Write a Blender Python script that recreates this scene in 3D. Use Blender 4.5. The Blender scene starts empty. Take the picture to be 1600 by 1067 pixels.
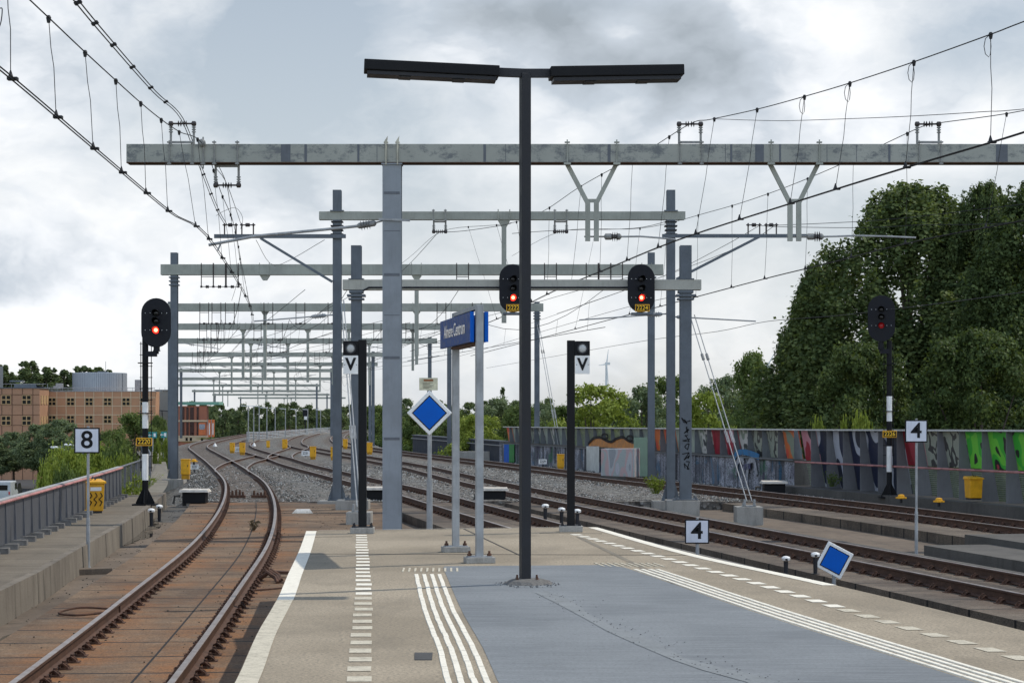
import bpy, bmesh, math, random
import numpy as np
from mathutils import Vector, Matrix
R = math.radians
random.seed(7); np.random.seed(7)
scene = bpy.context.scene
COL = scene.collection
F, E, HZ = 3111.0, 1.70, 650.0            # focal length in photo pixels, eye height over the platform, horizon row

# ------------------------------------------------------------------ survey helpers (photo -> metres)
def P(px, py, Y): return Vector(((px-800)*Y/F, Y, E+(HZ-py)*Y/F))
def X_(px, Y): return (px-800)*Y/F
def Z_(py, Y): return E+(HZ-py)*Y/F
def G(px, py, z=0.0):
    Y = F*(E-z)/(py-HZ); return Vector(((px-800)*Y/F, Y, z))
def interp(tab, y):
    ys = [t[0] for t in tab]; xs = [t[1] for t in tab]
    if y <= ys[0]: return xs[0]+(y-ys[0])*(xs[1]-xs[0])/(ys[1]-ys[0])
    if y >= ys[-1]: return xs[-1]+(y-ys[-1])*(xs[-1]-xs[-2])/(ys[-1]-ys[-2])
    for i in range(len(ys)-1):
        if ys[i] <= y <= ys[i+1]:
            t = (y-ys[i])/(ys[i+1]-ys[i])
            g = lambda k: (xs[k+1]-xs[k-1])/(ys[k+1]-ys[k-1]) if 0 < k < len(ys)-1 else ((xs[k+1]-xs[k])/(ys[k+1]-ys[k]) if k == 0 else (xs[k]-xs[k-1])/(ys[k]-ys[k-1]))
            h = ys[i+1]-ys[i]
            return ((2*t**3-3*t*t+1)*xs[i]+(t**3-2*t*t+t)*h*g(i)+(-2*t**3+3*t*t)*xs[i+1]+(t**3-t*t)*h*g(i+1))

# ------------------------------------------------------------------ materials
MATS = {}
def srgb(r, g, b):
    f = lambda c: (c/255/12.92) if c/255 <= .04045 else ((c/255+.055)/1.055)**2.4
    return (f(r), f(g), f(b), 1)
class NT:
    def __init__(s, name):
        s.m = bpy.data.materials.new(name); s.m.use_nodes = True
        s.t = s.m.node_tree; s.n = s.t.nodes; s.b = s.n['Principled BSDF']; s.o = s.n['Material Output']
    def add(s, typ, **kw):
        n = s.n.new(typ)
        for k, v in kw.items():
            if k in n.inputs.keys() if hasattr(n.inputs, 'keys') else False: n.inputs[k].default_value = v
            else: setattr(n, k, v)
        return n
    def link(s, a, b): s.t.links.new(a, b)
    def coord(s, kind='Object', scale=(1,1,1)):
        tc = s.add('ShaderNodeTexCoord'); mp = s.add('ShaderNodeMapping'); mp.inputs['Scale'].default_value = scale
        if kind == 'World':
            g = s.add('ShaderNodeNewGeometry'); s.link(g.outputs['Position'], mp.inputs[0])
        else: s.link(tc.outputs[kind], mp.inputs[0])
        return mp.outputs[0]
    def noise(s, vec, scale, detail=4, rough=.6, out='Fac'):
        n = s.add('ShaderNodeTexNoise'); n.inputs['Scale'].default_value = scale; n.inputs['Detail'].default_value = detail; n.inputs['Roughness'].default_value = rough
        s.link(vec, n.inputs['Vector']); return n.outputs[out]
    def voro(s, vec, scale, out='Distance'):
        n = s.add('ShaderNodeTexVoronoi'); n.inputs['Scale'].default_value = scale; s.link(vec, n.inputs['Vector']); return n.outputs[out]
    def ramp(s, fac, stops, interp='LINEAR'):
        n = s.add('ShaderNodeValToRGB'); r = n.color_ramp; r.interpolation = interp
        while len(r.elements) < len(stops): r.elements.new(.5)
        for e, (p, c) in zip(r.elements, stops):
            e.position = p; e.color = c if len(c) == 4 else (*c, 1)
        s.link(fac, n.inputs[0]); return n.outputs[0]
    def mix(s, fac, a, b, mode='MIX'):
        n = s.add('ShaderNodeMix'); n.data_type = 'RGBA'; n.blend_type = mode
        for sock, v in ((n.inputs[0], fac), (n.inputs[6], a), (n.inputs[7], b)):
            if isinstance(v, (int, float)): sock.default_value = v
            elif isinstance(v, tuple): sock.default_value = v if len(v) == 4 else (*v, 1)
            else: s.link(v, sock)
        return n.outputs[2]
    def bump(s, h, strength=.3, dist=.02):
        n = s.add('ShaderNodeBump'); n.inputs['Strength'].default_value = strength; n.inputs['Distance'].default_value = dist
        s.link(h, n.inputs['Height']); s.link(n.outputs[0], s.b.inputs['Normal'])
    def math(s, op, a, b=0.0, c=0.0):
        n = s.add('ShaderNodeMath'); n.operation = op
        for i, v in enumerate((a, b, c)):
            if isinstance(v, (int, float)): n.inputs[i].default_value = v
            else: s.link(v, n.inputs[i])
        return n.outputs[0]
    def base(s, c, rough=.7, metal=0.0, spec=.5):
        if isinstance(c, tuple): s.b.inputs['Base Color'].default_value = c if len(c) == 4 else (*c, 1)
        else: s.link(c, s.b.inputs['Base Color'])
        s.b.inputs['Roughness'].default_value = rough; s.b.inputs['Metallic'].default_value = metal; s.b.inputs['Specular IOR Level'].default_value = spec

def painted(name, c, rough=.5, var=.25, scale=3.0, metal=0.0, grime=.25, spec=.35):
    """painted metal or plastic with faint uneven weathering"""
    if name in MATS: return MATS[name]
    k = NT(name); v = k.coord('World')
    n1 = k.noise(v, scale, 5); n2 = k.noise(k.coord('World', (9, 9, 1.2)), 2.0, 4)
    d = tuple(x*(1-var) for x in c[:3]); l = tuple(min(1, x*(1+var*.6)) for x in c[:3])
    col = k.ramp(n1, [(.38, d), (.62, l)])
    col = k.mix(k.ramp(n2, [(.52, (0,0,0)), (.70, (grime,)*3)]), col, tuple(x*.45+.01 for x in c[:3]))
    k.base(col, rough, metal, spec)
    rr = k.ramp(n1, [(.3, (rough*.8,)*3), (.7, (min(1, rough*1.25),)*3)]); k.link(rr, k.b.inputs['Roughness'])
    MATS[name] = k.m; return k.m
def emit(name, c, strength):
    if name in MATS: return MATS[name]
    k = NT(name); k.base(c, .3); k.b.inputs['Emission Color'].default_value = (*c[:3], 1); k.b.inputs['Emission Strength'].default_value = strength
    MATS[name] = k.m; return k.m
def concrete(name, a, b, dirt=(.05,.045,.04), sc=1.0, rough=.9, dirt_amt=.5, bump=.25):
    if name in MATS: return MATS[name]
    k = NT(name); v = k.coord('World')
    n1 = k.noise(v, .6*sc, 6, .65); n2 = k.noise(v, 40*sc, 3, .7); n3 = k.noise(k.coord('World', (3,3,.5)), 1.2*sc, 5, .7)
    col = k.ramp(n1, [(.3, a), (.7, b)])
    col = k.mix(k.ramp(n2, [(.35, (.35,)*3), (.6, (0,0,0))]), col, tuple(x*.6 for x in a[:3]))
    col = k.mix(k.ramp(n3, [(.5, (0,0,0)), (.72, (dirt_amt,)*3)]), col, dirt)
    k.base(col, rough, 0, .3); k.bump(n2, bump, .01)
    MATS[name] = k.m; return k.m

M_col   = painted('steel_grey_paint', (.108,.124,.142), .55, .14, 2.0, spec=.25)
M_colL  = painted('steel_light_paint', (.215,.235,.255), .5, .12, 1.5, grime=.18, spec=.3)
M_beam  = painted('galvanised_beam', (.300,.308,.268), .6, .15, 1.2, spec=.25)
M_black = painted('black_paint', (.010,.0105,.012), .6, .2, 4, spec=.15)
M_dark  = painted('charcoal_paint', (.019,.020,.024), .5, .2, 4, spec=.25)
M_pole  = painted('grey_galvanised', (.29,.30,.305), .5, .18, 4, grime=.4, spec=.3)
M_white = painted('white_paint', (.72,.72,.70), .5, .08, 5, grime=.15)
M_yel   = painted('yellow_paint', (.66,.33,.010), .5, .12, 6, grime=.2)
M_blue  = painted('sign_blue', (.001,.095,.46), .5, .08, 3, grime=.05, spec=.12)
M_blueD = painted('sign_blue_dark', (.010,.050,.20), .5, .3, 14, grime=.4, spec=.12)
M_wire  = painted('wire_dark', (.018,.018,.020), .6, .1, 3)
M_ins   = painted('insulator_brown', (.055,.045,.042), .4, .2, 9)
M_insG  = painted('insulator_grey', (.22,.22,.21), .4, .2, 9)
M_pink  = painted('faded_red_rail', (.42,.19,.18), .7, .3, 3, grime=.35)
M_rust  = painted('rusty_iron', (.085,.042,.026), .85, .45, 12)
M_redp  = painted('red_plastic', (.5,.02,.02), .4, .1)
M_conc  = concrete('concrete', (.26,.25,.23,1), (.36,.35,.32,1))
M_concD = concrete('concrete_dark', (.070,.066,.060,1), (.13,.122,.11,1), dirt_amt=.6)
M_lens  = emit('red_lamp', (1,.02,.012), 3.2)
M_lensC = emit('red_lamp_core', (1,.25,.12), 5.0)
M_lensD = emit('red_lamp_dim', (.25,.005,.008), .20)
M_glass = painted('dark_lens', (.012,.013,.015), .12, .1)
M_greyL = painted('grey_lens', (.42,.43,.42), .2, .1, 8)

def mat_platform():
    k = NT('platform_concrete'); v = k.coord('World')
    n1 = k.noise(v, .35, 6, .65); n2 = k.noise(v, 38, 4, .8); n3 = k.noise(k.coord('World', (1.4,.5,1)), 1.1, 6, .75)
    col = k.ramp(n1, [(.4, (.268,.224,.162)), (.6, (.370,.312,.230))])
    col = k.mix(k.ramp(n2, [(.40, (.75,)*3), (.55, (0,0,0))]), col, (.14,.122,.098))
    col = k.mix(k.ramp(n2, [(.66, (0,0,0)), (.76, (.3,)*3)]), col, (.5,.47,.4))
    col = k.mix(k.ramp(n3, [(.50, (0,0,0)), (.66, (.45,)*3)]), col, (.16,.138,.105))
    k.base(col, .92, 0, .25); k.bump(n2, .3, .01); return k.m
def mat_blue_area():
    k = NT('blue_grey_floor_paint'); v = k.coord('World')
    n1 = k.noise(v, .5, 5, .6); n2 = k.noise(k.coord('World', (.7, 11, 1)), 1.6, 6, .75); n3 = k.noise(v, 38, 3, .8); n4 = k.noise(v, 1.6, 8, .8)
    col = k.ramp(n1, [(.4, (.125,.138,.148)), (.6, (.178,.193,.203))])
    col = k.mix(k.ramp(n2, [(.46, (0,0,0)), (.60, (.6,)*3)]), col, (.225,.243,.254))
    col = k.mix(k.ramp(n3, [(.40, (.55,)*3), (.52, (0,0,0))]), col, (.105,.112,.118))
    col = k.mix(k.ramp(n4, [(.60, (0,0,0)), (.66, (.5,)*3)]), col, (.13,.135,.135))
    k.base(col, .72, 0, .4); k.bump(n3, .25, .008); return k.m
def mat_marking(name, c, wear):
    k = NT(name); v = k.coord('World')
    n = k.noise(v, 9, 7, .8); n2 = k.noise(v, 60, 3, .8)
    col = k.mix(k.ramp(n, [(.48, (0,0,0)), (.66, (wear,)*3)]), c, (.30,.27,.21))
    col = k.mix(k.ramp(n2, [(.33, (min(1, wear),)*3), (.45, (0,0,0))]), col, (.30,.27,.21))
    k.base(col, .8, 0, .3); return k.m
def mat_deck(name, a, b, rust, amt):
    k = NT(name); tc = k.add('ShaderNodeTexCoord'); sep = k.add('ShaderNodeSeparateXYZ'); k.link(tc.outputs['UV'], sep.inputs[0])
    v = k.coord('World')
    n1 = k.noise(v, .45, 6, .7); n2 = k.noise(k.coord('World', (1.6,5,1)), 1.5, 6, .75); n3 = k.noise(v, 45, 3, .7)
    col = k.ramp(n1, [(.40, a), (.60, b)])
    # each slab has its own tone
    fl = k.math('FLOOR', k.math('DIVIDE', sep.outputs[1], 1.45)); wn = k.add('ShaderNodeTexWhiteNoise'); wn.noise_dimensions = '1D'; k.link(fl, wn.inputs['W'])
    col = k.mix(k.math('MULTIPLY', wn.outputs['Value'], .28), col, tuple(x*.45 for x in rust[:3]))
    near = k.math('SUBTRACT', 1.0, k.math('MULTIPLY', k.math('ABSOLUTE', k.math('SUBTRACT', k.math('ABSOLUTE', sep.outputs[0]), .75)), 1.15))
    near = k.math('MAXIMUM', near, 0.0)
    rf = k.math('MULTIPLY', k.math('MULTIPLY', near, k.ramp(k.noise(v, .8, 6, .7), [(.42, (.0,)*3), (.62, (1,)*3)])), amt)
    col = k.mix(rf, col, rust)
    col = k.mix(k.ramp(n2, [(.52, (0,0,0)), (.66, (.5,)*3)]), col, (.23,.185,.14))
    col = k.mix(k.ramp(n3, [(.40, (.7,)*3), (.54, (0,0,0))]), col, tuple(x*.4 for x in a[:3]))
    fr = k.math('FRACT', k.math('DIVIDE', sep.outputs[1], 1.45))
    seam = k.math('LESS_THAN', k.math('ABSOLUTE', k.math('SUBTRACT', fr, .5)), .024)
    s2 = k.math('LESS_THAN', k.math('ABSOLUTE', k.math('SUBTRACT', sep.outputs[0], .22)), .014)
    col = k.mix(k.math('MAXIMUM', seam, s2), col, (.012,.010,.009))
    k.base(col, .82, 0, .35); k.bump(n3, .35, .01); return k.m
def mat_ballast():
    k = NT('ballast_gravel'); v = k.coord('World')
    vo = k.voro(v, 9, 'Color'); vd = k.voro(v, 9); n1 = k.noise(v, .35, 6, .7); n2 = k.noise(v, 2.0, 4, .6)
    g = k.ramp(k.noise(vo, 3.0, 1), [(.30, (.035,.037,.037)), (.5, (.13,.125,.115)), (.70, (.34,.335,.315))])
    col = k.mix(k.ramp(n1, [(.50, (0,0,0)), (.72, (.55,)*3)]), g, (.16,.135,.105), 'MIX')
    att = k.add('ShaderNodeVertexColor'); att.layer_name = 'rust'
    col = k.mix(k.math('MULTIPLY', att.outputs['Color'], k.math('ADD', .55, k.math('MULTIPLY', n2, .6))), col, k.mix(.5, g, (.10,.065,.045)))
    col = k.mix(k.ramp(vd, [(.0, (0,0,0)), (.6, (0,0,0)), (.95, (.8,)*3)]), col, (.02,.02,.02))
    k.base(col, .95, 0, .2); k.bump(vd, 1.0, .05); return k.m
def mat_rail(name, a, b):
    k = NT(name); v = k.coord('World'); n1 = k.noise(v, 3, 5, .7); n2 = k.noise(v, 30, 3, .7)
    col = k.ramp(n1, [(.3, a), (.7, b)]); col = k.mix(k.ramp(n2, [(.4, (.5,)*3), (.6, (0,0,0))]), col, tuple(x*.5 for x in a))
    k.base(col, .75, .15, .4); return k.m
def mat_railtop():
    k = NT('rail_running_surface'); v = k.coord('World'); n1 = k.noise(v, 4, 4, .7)
    k.base(k.ramp(n1, [(.3, (.24,.17,.135)), (.7, (.42,.37,.335))]), .38, .7); return k.m
def mat_grass(name, a, b, c):
    k = NT(name); v = k.coord('World'); n1 = k.noise(v, .08, 6, .7); n2 = k.noise(v, 4, 4, .7)
    col = k.ramp(n1, [(.3, a), (.6, b), (.8, c)]); col = k.mix(k.ramp(n2, [(.35, (.6,)*3), (.6, (0,0,0))]), col, tuple(x*.5 for x in a)); k.base(col, .95, 0, .15); return k.m
def mat_leaf(name, dark, mid, light, trans=.25):
    k = NT(name); g = k.add('ShaderNodeNewGeometry'); ob = k.add('ShaderNodeObjectInfo')
    n1 = k.noise(k.coord('Object'), .75, 4, .65)
    f = k.math('ADD', k.math('MULTIPLY', g.outputs['Random Per Island'], .50), k.math('SUBTRACT', k.math('MULTIPLY', n1, 1.15), .28))
    f = k.math('ADD', f, k.math('MULTIPLY', k.math('SUBTRACT', ob.outputs['Random'], .5), .22))
    col = k.ramp(f, [(.15, dark), (.5, mid), (.9, light)])
    k.base(col, .65, 0, .14)
    tr = k.add('ShaderNodeBsdfTranslucent'); k.link(k.mix(.35, col, (.22,.30,.03)), tr.inputs[0])
    ms = k.add('ShaderNodeMixShader'); ms.inputs[0].default_value = trans
    k.link(k.b.outputs[0], ms.inputs[1]); k.link(tr.outputs[0], ms.inputs[2]); k.link(ms.outputs[0], k.o.inputs[0]); return k.m
def mat_beam1():
    k = NT('weathered_beam_paint'); v = k.coord('World'); n1 = k.noise(k.coord('World', (1,1,1.6)), 2.2, 9, .78); n2 = k.noise(v, .7, 4); n3 = k.noise(v, 9, 6, .8)
    col = k.ramp(n2, [(.3, (.235,.24,.21)), (.7, (.325,.33,.29))])
    mk = k.math('MULTIPLY', k.ramp(n1, [(.50, (0,0,0)), (.60, (1,)*3)]), k.ramp(n3, [(.32, (.35,)*3), (.5, (1,)*3)]))
    col = k.mix(k.math('MULTIPLY', mk, .8), col, (.085,.095,.105))
    k.base(col, .6, 0, .4); return k.m
def mat_graffiti_wall():
    """rough ribbed concrete covered in silver, blue and green spray paint"""
    k = NT('sprayed_ribbed_concrete'); v = k.coord('World')
    tc = k.add('ShaderNodeTexCoord'); sep = k.add('ShaderNodeSeparateXYZ'); k.link(tc.outputs['UV'], sep.inputs[0])
    u, w = sep.outputs[0], sep.outputs[1]
    band = k.noise(k.coord('UV', (1.1,.06,1)), 1.4, 3, .6); n2 = k.noise(k.coord('World', (9,9,9)), 1.6, 5, .75); n3 = k.noise(k.coord('World', (1,1,1)), .9, 4, .6)
    col = k.ramp(n2, [(.40, (.018,.020,.024)), (.60, (.10,.105,.115))])
    silver = k.math('MULTIPLY', k.ramp(band, [(.42, (0,0,0)), (.52, (1,)*3)]), k.ramp(n2, [(.38, (0,0,0)), (.55, (1,)*3)]))
    col = k.mix(silver, col, (.36,.37,.42))
    hue = k.ramp(k.noise(k.coord('UV', (.32,.2,1)), 1.0, 2), [(.40, (.05,.055,.07)), (.44, (.02,.09,.16)), (.475, (.06,.065,.08)), (.555, (.02,.11,.05)), (.60, (.07,.06,.10))], 'CONSTANT')
    col = k.mix(k.math('MULTIPLY', k.ramp(n3, [(.5, (0,0,0)), (.58, (.8,)*3)]), k.ramp(n2, [(.35, (.2,)*3), (.55, (1,)*3)])), col, hue)
    k.base(col, .85, 0, .3); k.bump(k.noise(k.coord('UV', (9,.1,1)), 1.2, 2), .6, .05); return k.m
def mat_spray(name, cols, scale, seed):
    """a sprayed panel: flat fields of paint with hard outlines"""
    k = NT(name); mp = k.coord('World', (1,1,.8)); 
    n = k.add('ShaderNodeTexNoise'); n.noise_dimensions = '4D'; n.inputs['W'].default_value = seed; n.inputs['Scale'].default_value = scale; n.inputs['Detail'].default_value = 1.2; k.link(mp, n.inputs['Vector'])
    st = []
    for i, c in enumerate(cols): st.append((.30+.40*i/max(1, len(cols)), c))
    col = k.ramp(n.outputs['Fac'], st, 'CONSTANT')
    col = k.mix(k.ramp(k.noise(k.coord('World'), 14, 4), [(.55, (0,0,0)), (.75, (.4,)*3)]), col, (.12,.13,.12))
    k.base(col, .5, 0, .4); return k.m
def mat_perf():
    k = NT('perforated_green_steel'); v = k.coord('UV', (1,1,1))
    vd = k.add('ShaderNodeTexVoronoi'); vd.inputs['Scale'].default_value = 16; vd.inputs['Randomness'].default_value = 0; k.link(v, vd.inputs['Vector'])
    hole = k.math('LESS_THAN', vd.outputs['Distance'], .30)
    k.base(k.mix(k.noise(k.coord('World'), 2, 3), (.17,.21,.16), (.30,.34,.27)), .55)
    tr = k.add('ShaderNodeBsdfTransparent'); ms = k.add('ShaderNodeMixShader'); k.link(hole, ms.inputs[0]); k.link(k.b.outputs[0], ms.inputs[1]); k.link(tr.outputs[0], ms.inputs[2]); k.link(ms.outputs[0], k.o.inputs[0]); return k.m
M_plat, M_blueA = mat_platform(), mat_blue_area()
M_mark, M_markW = mat_marking('white_line_paint', (.74,.70,.60,1), .35), mat_marking('worn_line_paint', (.52,.475,.375,1), 1.0)
M_deck = mat_deck('rust_stained_slabs', (.105,.068,.041,1), (.235,.158,.094,1), (.30,.115,.028,1), 1.0)
M_deckR = mat_deck('brown_stained_slabs', (.066,.053,.042,1), (.170,.135,.100,1), (.12,.068,.04,1), .6)
M_gutter = concrete('gutter_floor', (.095,.074,.056,1), (.20,.155,.115,1), (.03,.025,.02), .7)
M_ball = mat_ballast()
M_railS = mat_rail('rail_rust_side', (.060,.031,.020), (.135,.068,.042)); M_railT = mat_railtop()
M_beam1 = mat_beam1(); M_grafW = mat_graffiti_wall(); M_perf = mat_perf()
M_grass = mat_grass('grass', (.035,.055,.018,1), (.06,.09,.025,1), (.11,.12,.05,1))
M_dirt = painted('weeds_green', (.05,.09,.02), .9, .4, 8)
M_asph = concrete('asphalt', (.045,.045,.047,1), (.07,.07,.07,1))
M_bark = painted('bark', (.07,.055,.042), .9, .3, 6)
M_water = NT('puddle_water'); M_water.base((.03,.026,.022,1), .03, 0, .9); M_water = M_water.m
LEAF = dict(
  dark=mat_leaf('leaf_dark', (.024,.038,.014), (.066,.096,.034), (.155,.19,.066), .30),
  mid=mat_leaf('leaf_mid', (.045,.070,.020), (.098,.140,.042), (.18,.225,.072), .32),
  light=mat_leaf('leaf_light', (.09,.125,.018), (.20,.25,.038), (.32,.37,.08), .34),
  grey=mat_leaf('leaf_grey', (.062,.088,.046), (.122,.160,.080), (.20,.245,.13), .28),
  maple=mat_leaf('leaf_maple', (.022,.038,.012), (.058,.085,.027), (.125,.16,.05), .26),
  far=mat_leaf('leaf_far', (.050,.072,.032), (.092,.122,.052), (.15,.185,.075), .26))

# ------------------------------------------------------------------ mesh builder
class MB:
    def __init__(s): s.v = []; s.f = []; s.mi = []; s.uv = []; s.cur = 0
    def face(s, idx, uv=None): s.f.append(tuple(idx)); s.mi.append(s.cur); s.uv.append(uv)
    def poly(s, pts, uv=None):
        i = len(s.v); s.v += [Vector(p) for p in pts]; s.face(range(i, i+len(pts)), uv); return s
    def hexa(s, c8):
        i = len(s.v); s.v += [Vector(p) for p in c8]
        for q in ((0,3,2,1),(4,5,6,7),(0,1,5,4),(1,2,6,5),(2,3,7,6),(3,0,4,7)): s.face([i+k for k in q])
        return s
    def box(s, c, sz, rz=0, M=None):
        x, y, z = sz[0]/2, sz[1]/2, sz[2]/2; m = M or Matrix.Rotation(rz, 3, 'Z'); c = Vector(c)
        return s.hexa([c+m@Vector(p) for p in ((-x,-y,-z),(x,-y,-z),(x,y,-z),(-x,y,-z),(-x,-y,z),(x,-y,z),(x,y,z),(-x,y,z))])
    def frame(s, p0, p1, up=(0,0,1)):
        d = (Vector(p1)-Vector(p0)).normalized(); u = Vector(up)
        if abs(d.dot(u)) > .98: u = Vector((0,1,0))
        a = d.cross(u).normalized(); b = a.cross(d).normalized(); return d, a, b
    def bar(s, p0, p1, w, h, up=(0,0,1), w1=None, h1=None):
        p0, p1 = Vector(p0), Vector(p1); d, a, b = s.frame(p0, p1, up); w1 = w1 or w; h1 = h1 or h
        q = [p0-a*w/2-b*h/2, p0+a*w/2-b*h/2, p0+a*w/2+b*h/2, p0-a*w/2+b*h/2, p1-a*w1/2-b*h1/2, p1+a*w1/2-b*h1/2, p1+a*w1/2+b*h1/2, p1-a*w1/2+b*h1/2]
        return s.hexa(q)
    def ibeam(s, p0, p1, w, h, t=.02, up=(0,1,0)):
        """rolled steel H section between two points"""
        p0, p1 = Vector(p0), Vector(p1); d, a, b = s.frame(p0, p1, up)
        s.bar(p0+b*(h/2-t/2), p1+b*(h/2-t/2), w, t, up); s.bar(p0-b*(h/2-t/2), p1-b*(h/2-t/2), w, t, up)
        return s.bar(p0, p1, t, h-2*t, up)
    def tube(s, pts, r, n=6, cap=True, r1=None):
        pts = [Vector(p) for p in pts]; k = len(pts); i0 = len(s.v)
        for i, p in enumerate(pts):
            d = (pts[min(i+1,k-1)]-pts[max(i-1,0)]).normalized(); u = Vector((0,0,1)) if abs(d.z) < .9 else Vector((0,1,0))
            a = d.cross(u).normalized(); b = a.cross(d); rr = r if r1 is None else r+(r1-r)*i/(k-1)
            for j in range(n):
                t = 2*math.pi*j/n; s.v.append(p+a*math.cos(t)*rr+b*math.sin(t)*rr)
        for i in range(k-1):
            for j in range(n):
                s.face((i0+i*n+j, i0+i*n+(j+1)%n, i0+(i+1)*n+(j+1)%n, i0+(i+1)*n+j))
        if cap: s.face(list(range(i0, i0+n))[::-1]); s.face(range(i0+(k-1)*n, i0+k*n))
        return s
    def lathe(s, p, axis, prof, n=12):
        """prof = (distance along axis, radius)"""
        p = Vector(p); d = Vector(axis).normalized(); u = Vector((0,0,1)) if abs(d.z) < .9 else Vector((0,1,0)); a = d.cross(u).normalized(); b = a.cross(d); i0 = len(s.v)
        for t, r in prof:
            for j in range(n):
                th = 2*math.pi*j/n; s.v.append(p+d*t+a*math.cos(th)*r+b*math.sin(th)*r)
        for i in range(len(prof)-1):
            for j in range(n): s.face((i0+i*n+j, i0+i*n+(j+1)%n, i0+(i+1)*n+(j+1)%n, i0+(i+1)*n+j))
        s.face(list(range(i0, i0+n))[::-1]); s.face(range(i0+(len(prof)-1)*n, i0+len(prof)*n)); return s
    def prism(s, pts, off):
        """polygon of 3-D points swept along off"""
        pts = [Vector(p) for p in pts]; off = Vector(off); i = len(s.v); n = len(pts); s.v += pts+[p+off for p in pts]
        s.face(range(i, i+n)); s.face([i+n+k for k in range(n)][::-1])
        for k in range(n): s.face((i+k, i+n+k, i+n+(k+1)%n, i+(k+1)%n))
        return s
    def build(s, name, mat, parent=None, bevel=0, smooth=False):
        off = Vector(parent_world(parent)) if parent else Vector((0,0,0))
        me = bpy.data.meshes.new(name); me.from_pydata([v-off for v in s.v], [], s.f)
        mats = mat if isinstance(mat, (list, tuple)) else [mat]
        for m in mats: me.materials.append(m)
        if any(s.mi): me.polygons.foreach_set('material_index', s.mi)
        if any(u is not None for u in s.uv):
            l = me.uv_layers.new(name='UVMap'); k = 0
            for p, u in zip(me.polygons, s.uv):
                for j, li in enumerate(p.loop_indices): l.data[li].uv = u[j] if u else (0, 0)
        bm = bmesh.new(); bm.from_mesh(me); bmesh.ops.recalc_face_normals(bm, faces=bm.faces) if len(s.f) > 1 else None; bm.to_mesh(me); bm.free()
        if smooth: me.polygons.foreach_set('use_smooth', [True]*len(me.polygons))
        o = bpy.data.objects.new(name, me); COL.objects.link(o)
        if parent: o.parent = parent
        if bevel:
            b = o.modifiers.new('bevel', 'BEVEL'); b.width = bevel; b.segments = 2; b.limit_method = 'ANGLE'
        return o
def parent_world(p):
    v = Vector(p.location)
    while p.parent: p = p.parent; v += Vector(p.location)
    return v
def tag(o, label, cat, group=None):
    o['label'] = label; o['category'] = cat
    if group: o['group'] = group
    return o
def thing(name, label, cat, loc=(0,0,0), group=None):
    o = bpy.data.objects.new(name, None); COL.objects.link(o); o.location = loc; o.empty_display_size = .2
    return tag(o, label, cat, group)
def struct(mb, name, mat, **kw):
    o = mb.build(name, mat, **kw); o['kind'] = 'structure'; return o
def dup(root, loc, label=None, rz=None, sc=None):
    r = root.copy(); COL.objects.link(r); r.location = loc
    if rz is not None: r.rotation_euler = (0,0,rz)
    if sc is not None: r.scale = (sc,)*3 if isinstance(sc, (int, float)) else sc
    if label: r['label'] = label
    for ch in list(root.children):
        c = ch.copy(); COL.objects.link(c); c.parent = r
        for g in list(ch.children):
            d = g.copy(); COL.objects.link(d); d.parent = c
    return r
_txt = {}
def text_mesh(s, h, depth=.004, bold=0.0, align='CENTER'):
    key = (s, h, depth, bold, align)
    cu = bpy.data.curves.new('lettering', 'FONT'); cu.body = s; cu.size = h/.69; cu.extrude = depth; cu.offset = bold; cu.align_x = align; cu.align_y = 'CENTER'; cu.resolution_u = 4
    to = bpy.data.objects.new('lettering', cu); COL.objects.link(to); bpy.context.view_layer.update()
    me = bpy.data.meshes.new_from_object(to.evaluated_get(bpy.context.evaluated_depsgraph_get())); bpy.data.objects.remove(to); return me
def text(s, h, pos, mat, parent, name='lettering', yaw=0.0, depth=.004, bold=0.0, sx=1.0):
    """upright lettering that faces -Y when yaw = 0"""
    me = text_mesh(s, h, depth, bold); me.materials.clear(); me.materials.append(mat)
    mx = Matrix.Rotation(yaw, 4, 'Z')@Matrix.Rotation(R(90), 4, 'X')@Matrix.Scale(sx, 4, (1,0,0)); me.transform(mx)
    o = bpy.data.objects.new(name, me); COL.objects.link(o); o.parent = parent; o.location = Vector(pos)-parent_world(parent); return o

# ------------------------------------------------------------------ the tracks in plan (y, x)
T1 = [(-12,-3.0),(0,-2.9),(10,-3.45),(18.9,-4.0),(29.2,-4.77),(40,-5.65),(52.5,-7.0),(65,-8.6),(78,-10.5),(92.6,-13.0),(114,-16.8),(138,-21.2),(165,-26.0),(190,-29.3),(240,-34.0),(315,-39.0),(437,-44.5),(620,-48)]
T2 = [(-12,11.5),(0,9.2),(30,3.6),(48,.19),(57.5,-1.6),(67,-3.4),(83.7,-6.9),(105,-11.3),(120,-14.0),(138,-17.5),(165,-22.3),(190,-25.6),(240,-30.2),(315,-35.0),(437,-40.4),(620,-44)]
T3 = [(-12,15.9),(0,13.6),(30,7.75),(45.5,4.75),(67,.62),(78,-1.3),(88.4,-2.95),(100,-4.75),(122,-8.9),(138,-12.2),(165,-17.3),(190,-20.8),(240,-25.5),(315,-30.4),(437,-35.8),(620,-39)]
T4 = [(-12,22.5),(0,20.5),(30,15.1),(45,12.3),(54,10.6),(68,7.5),(86,3.5),(100,.6),(125,-4.6),(138,-7.4),(165,-12.6),(190,-16.2),(240,-21.0),(315,-26.0),(437,-31.5),(620,-35)]
TR = [T1, T2, T3, T4]
ZR = -.83; YS = 63.0                            # rail top, end of the slab section
def tpt(tab, y, off=0.0, z=0.0):
    x = interp(tab, y); d = (interp(tab, y+.5)-interp(tab, y-.5)); l = math.hypot(d, 1)
    return Vector((x+off/l, y-off*d/l, z))
def ylist(y0, y1, near=1.5, grow=.02):
    ys = [y0]
    while ys[-1] < y1: ys.append(ys[-1]+max(near, abs(ys[-1])*grow))
    ys[-1] = y1; return ys
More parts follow.
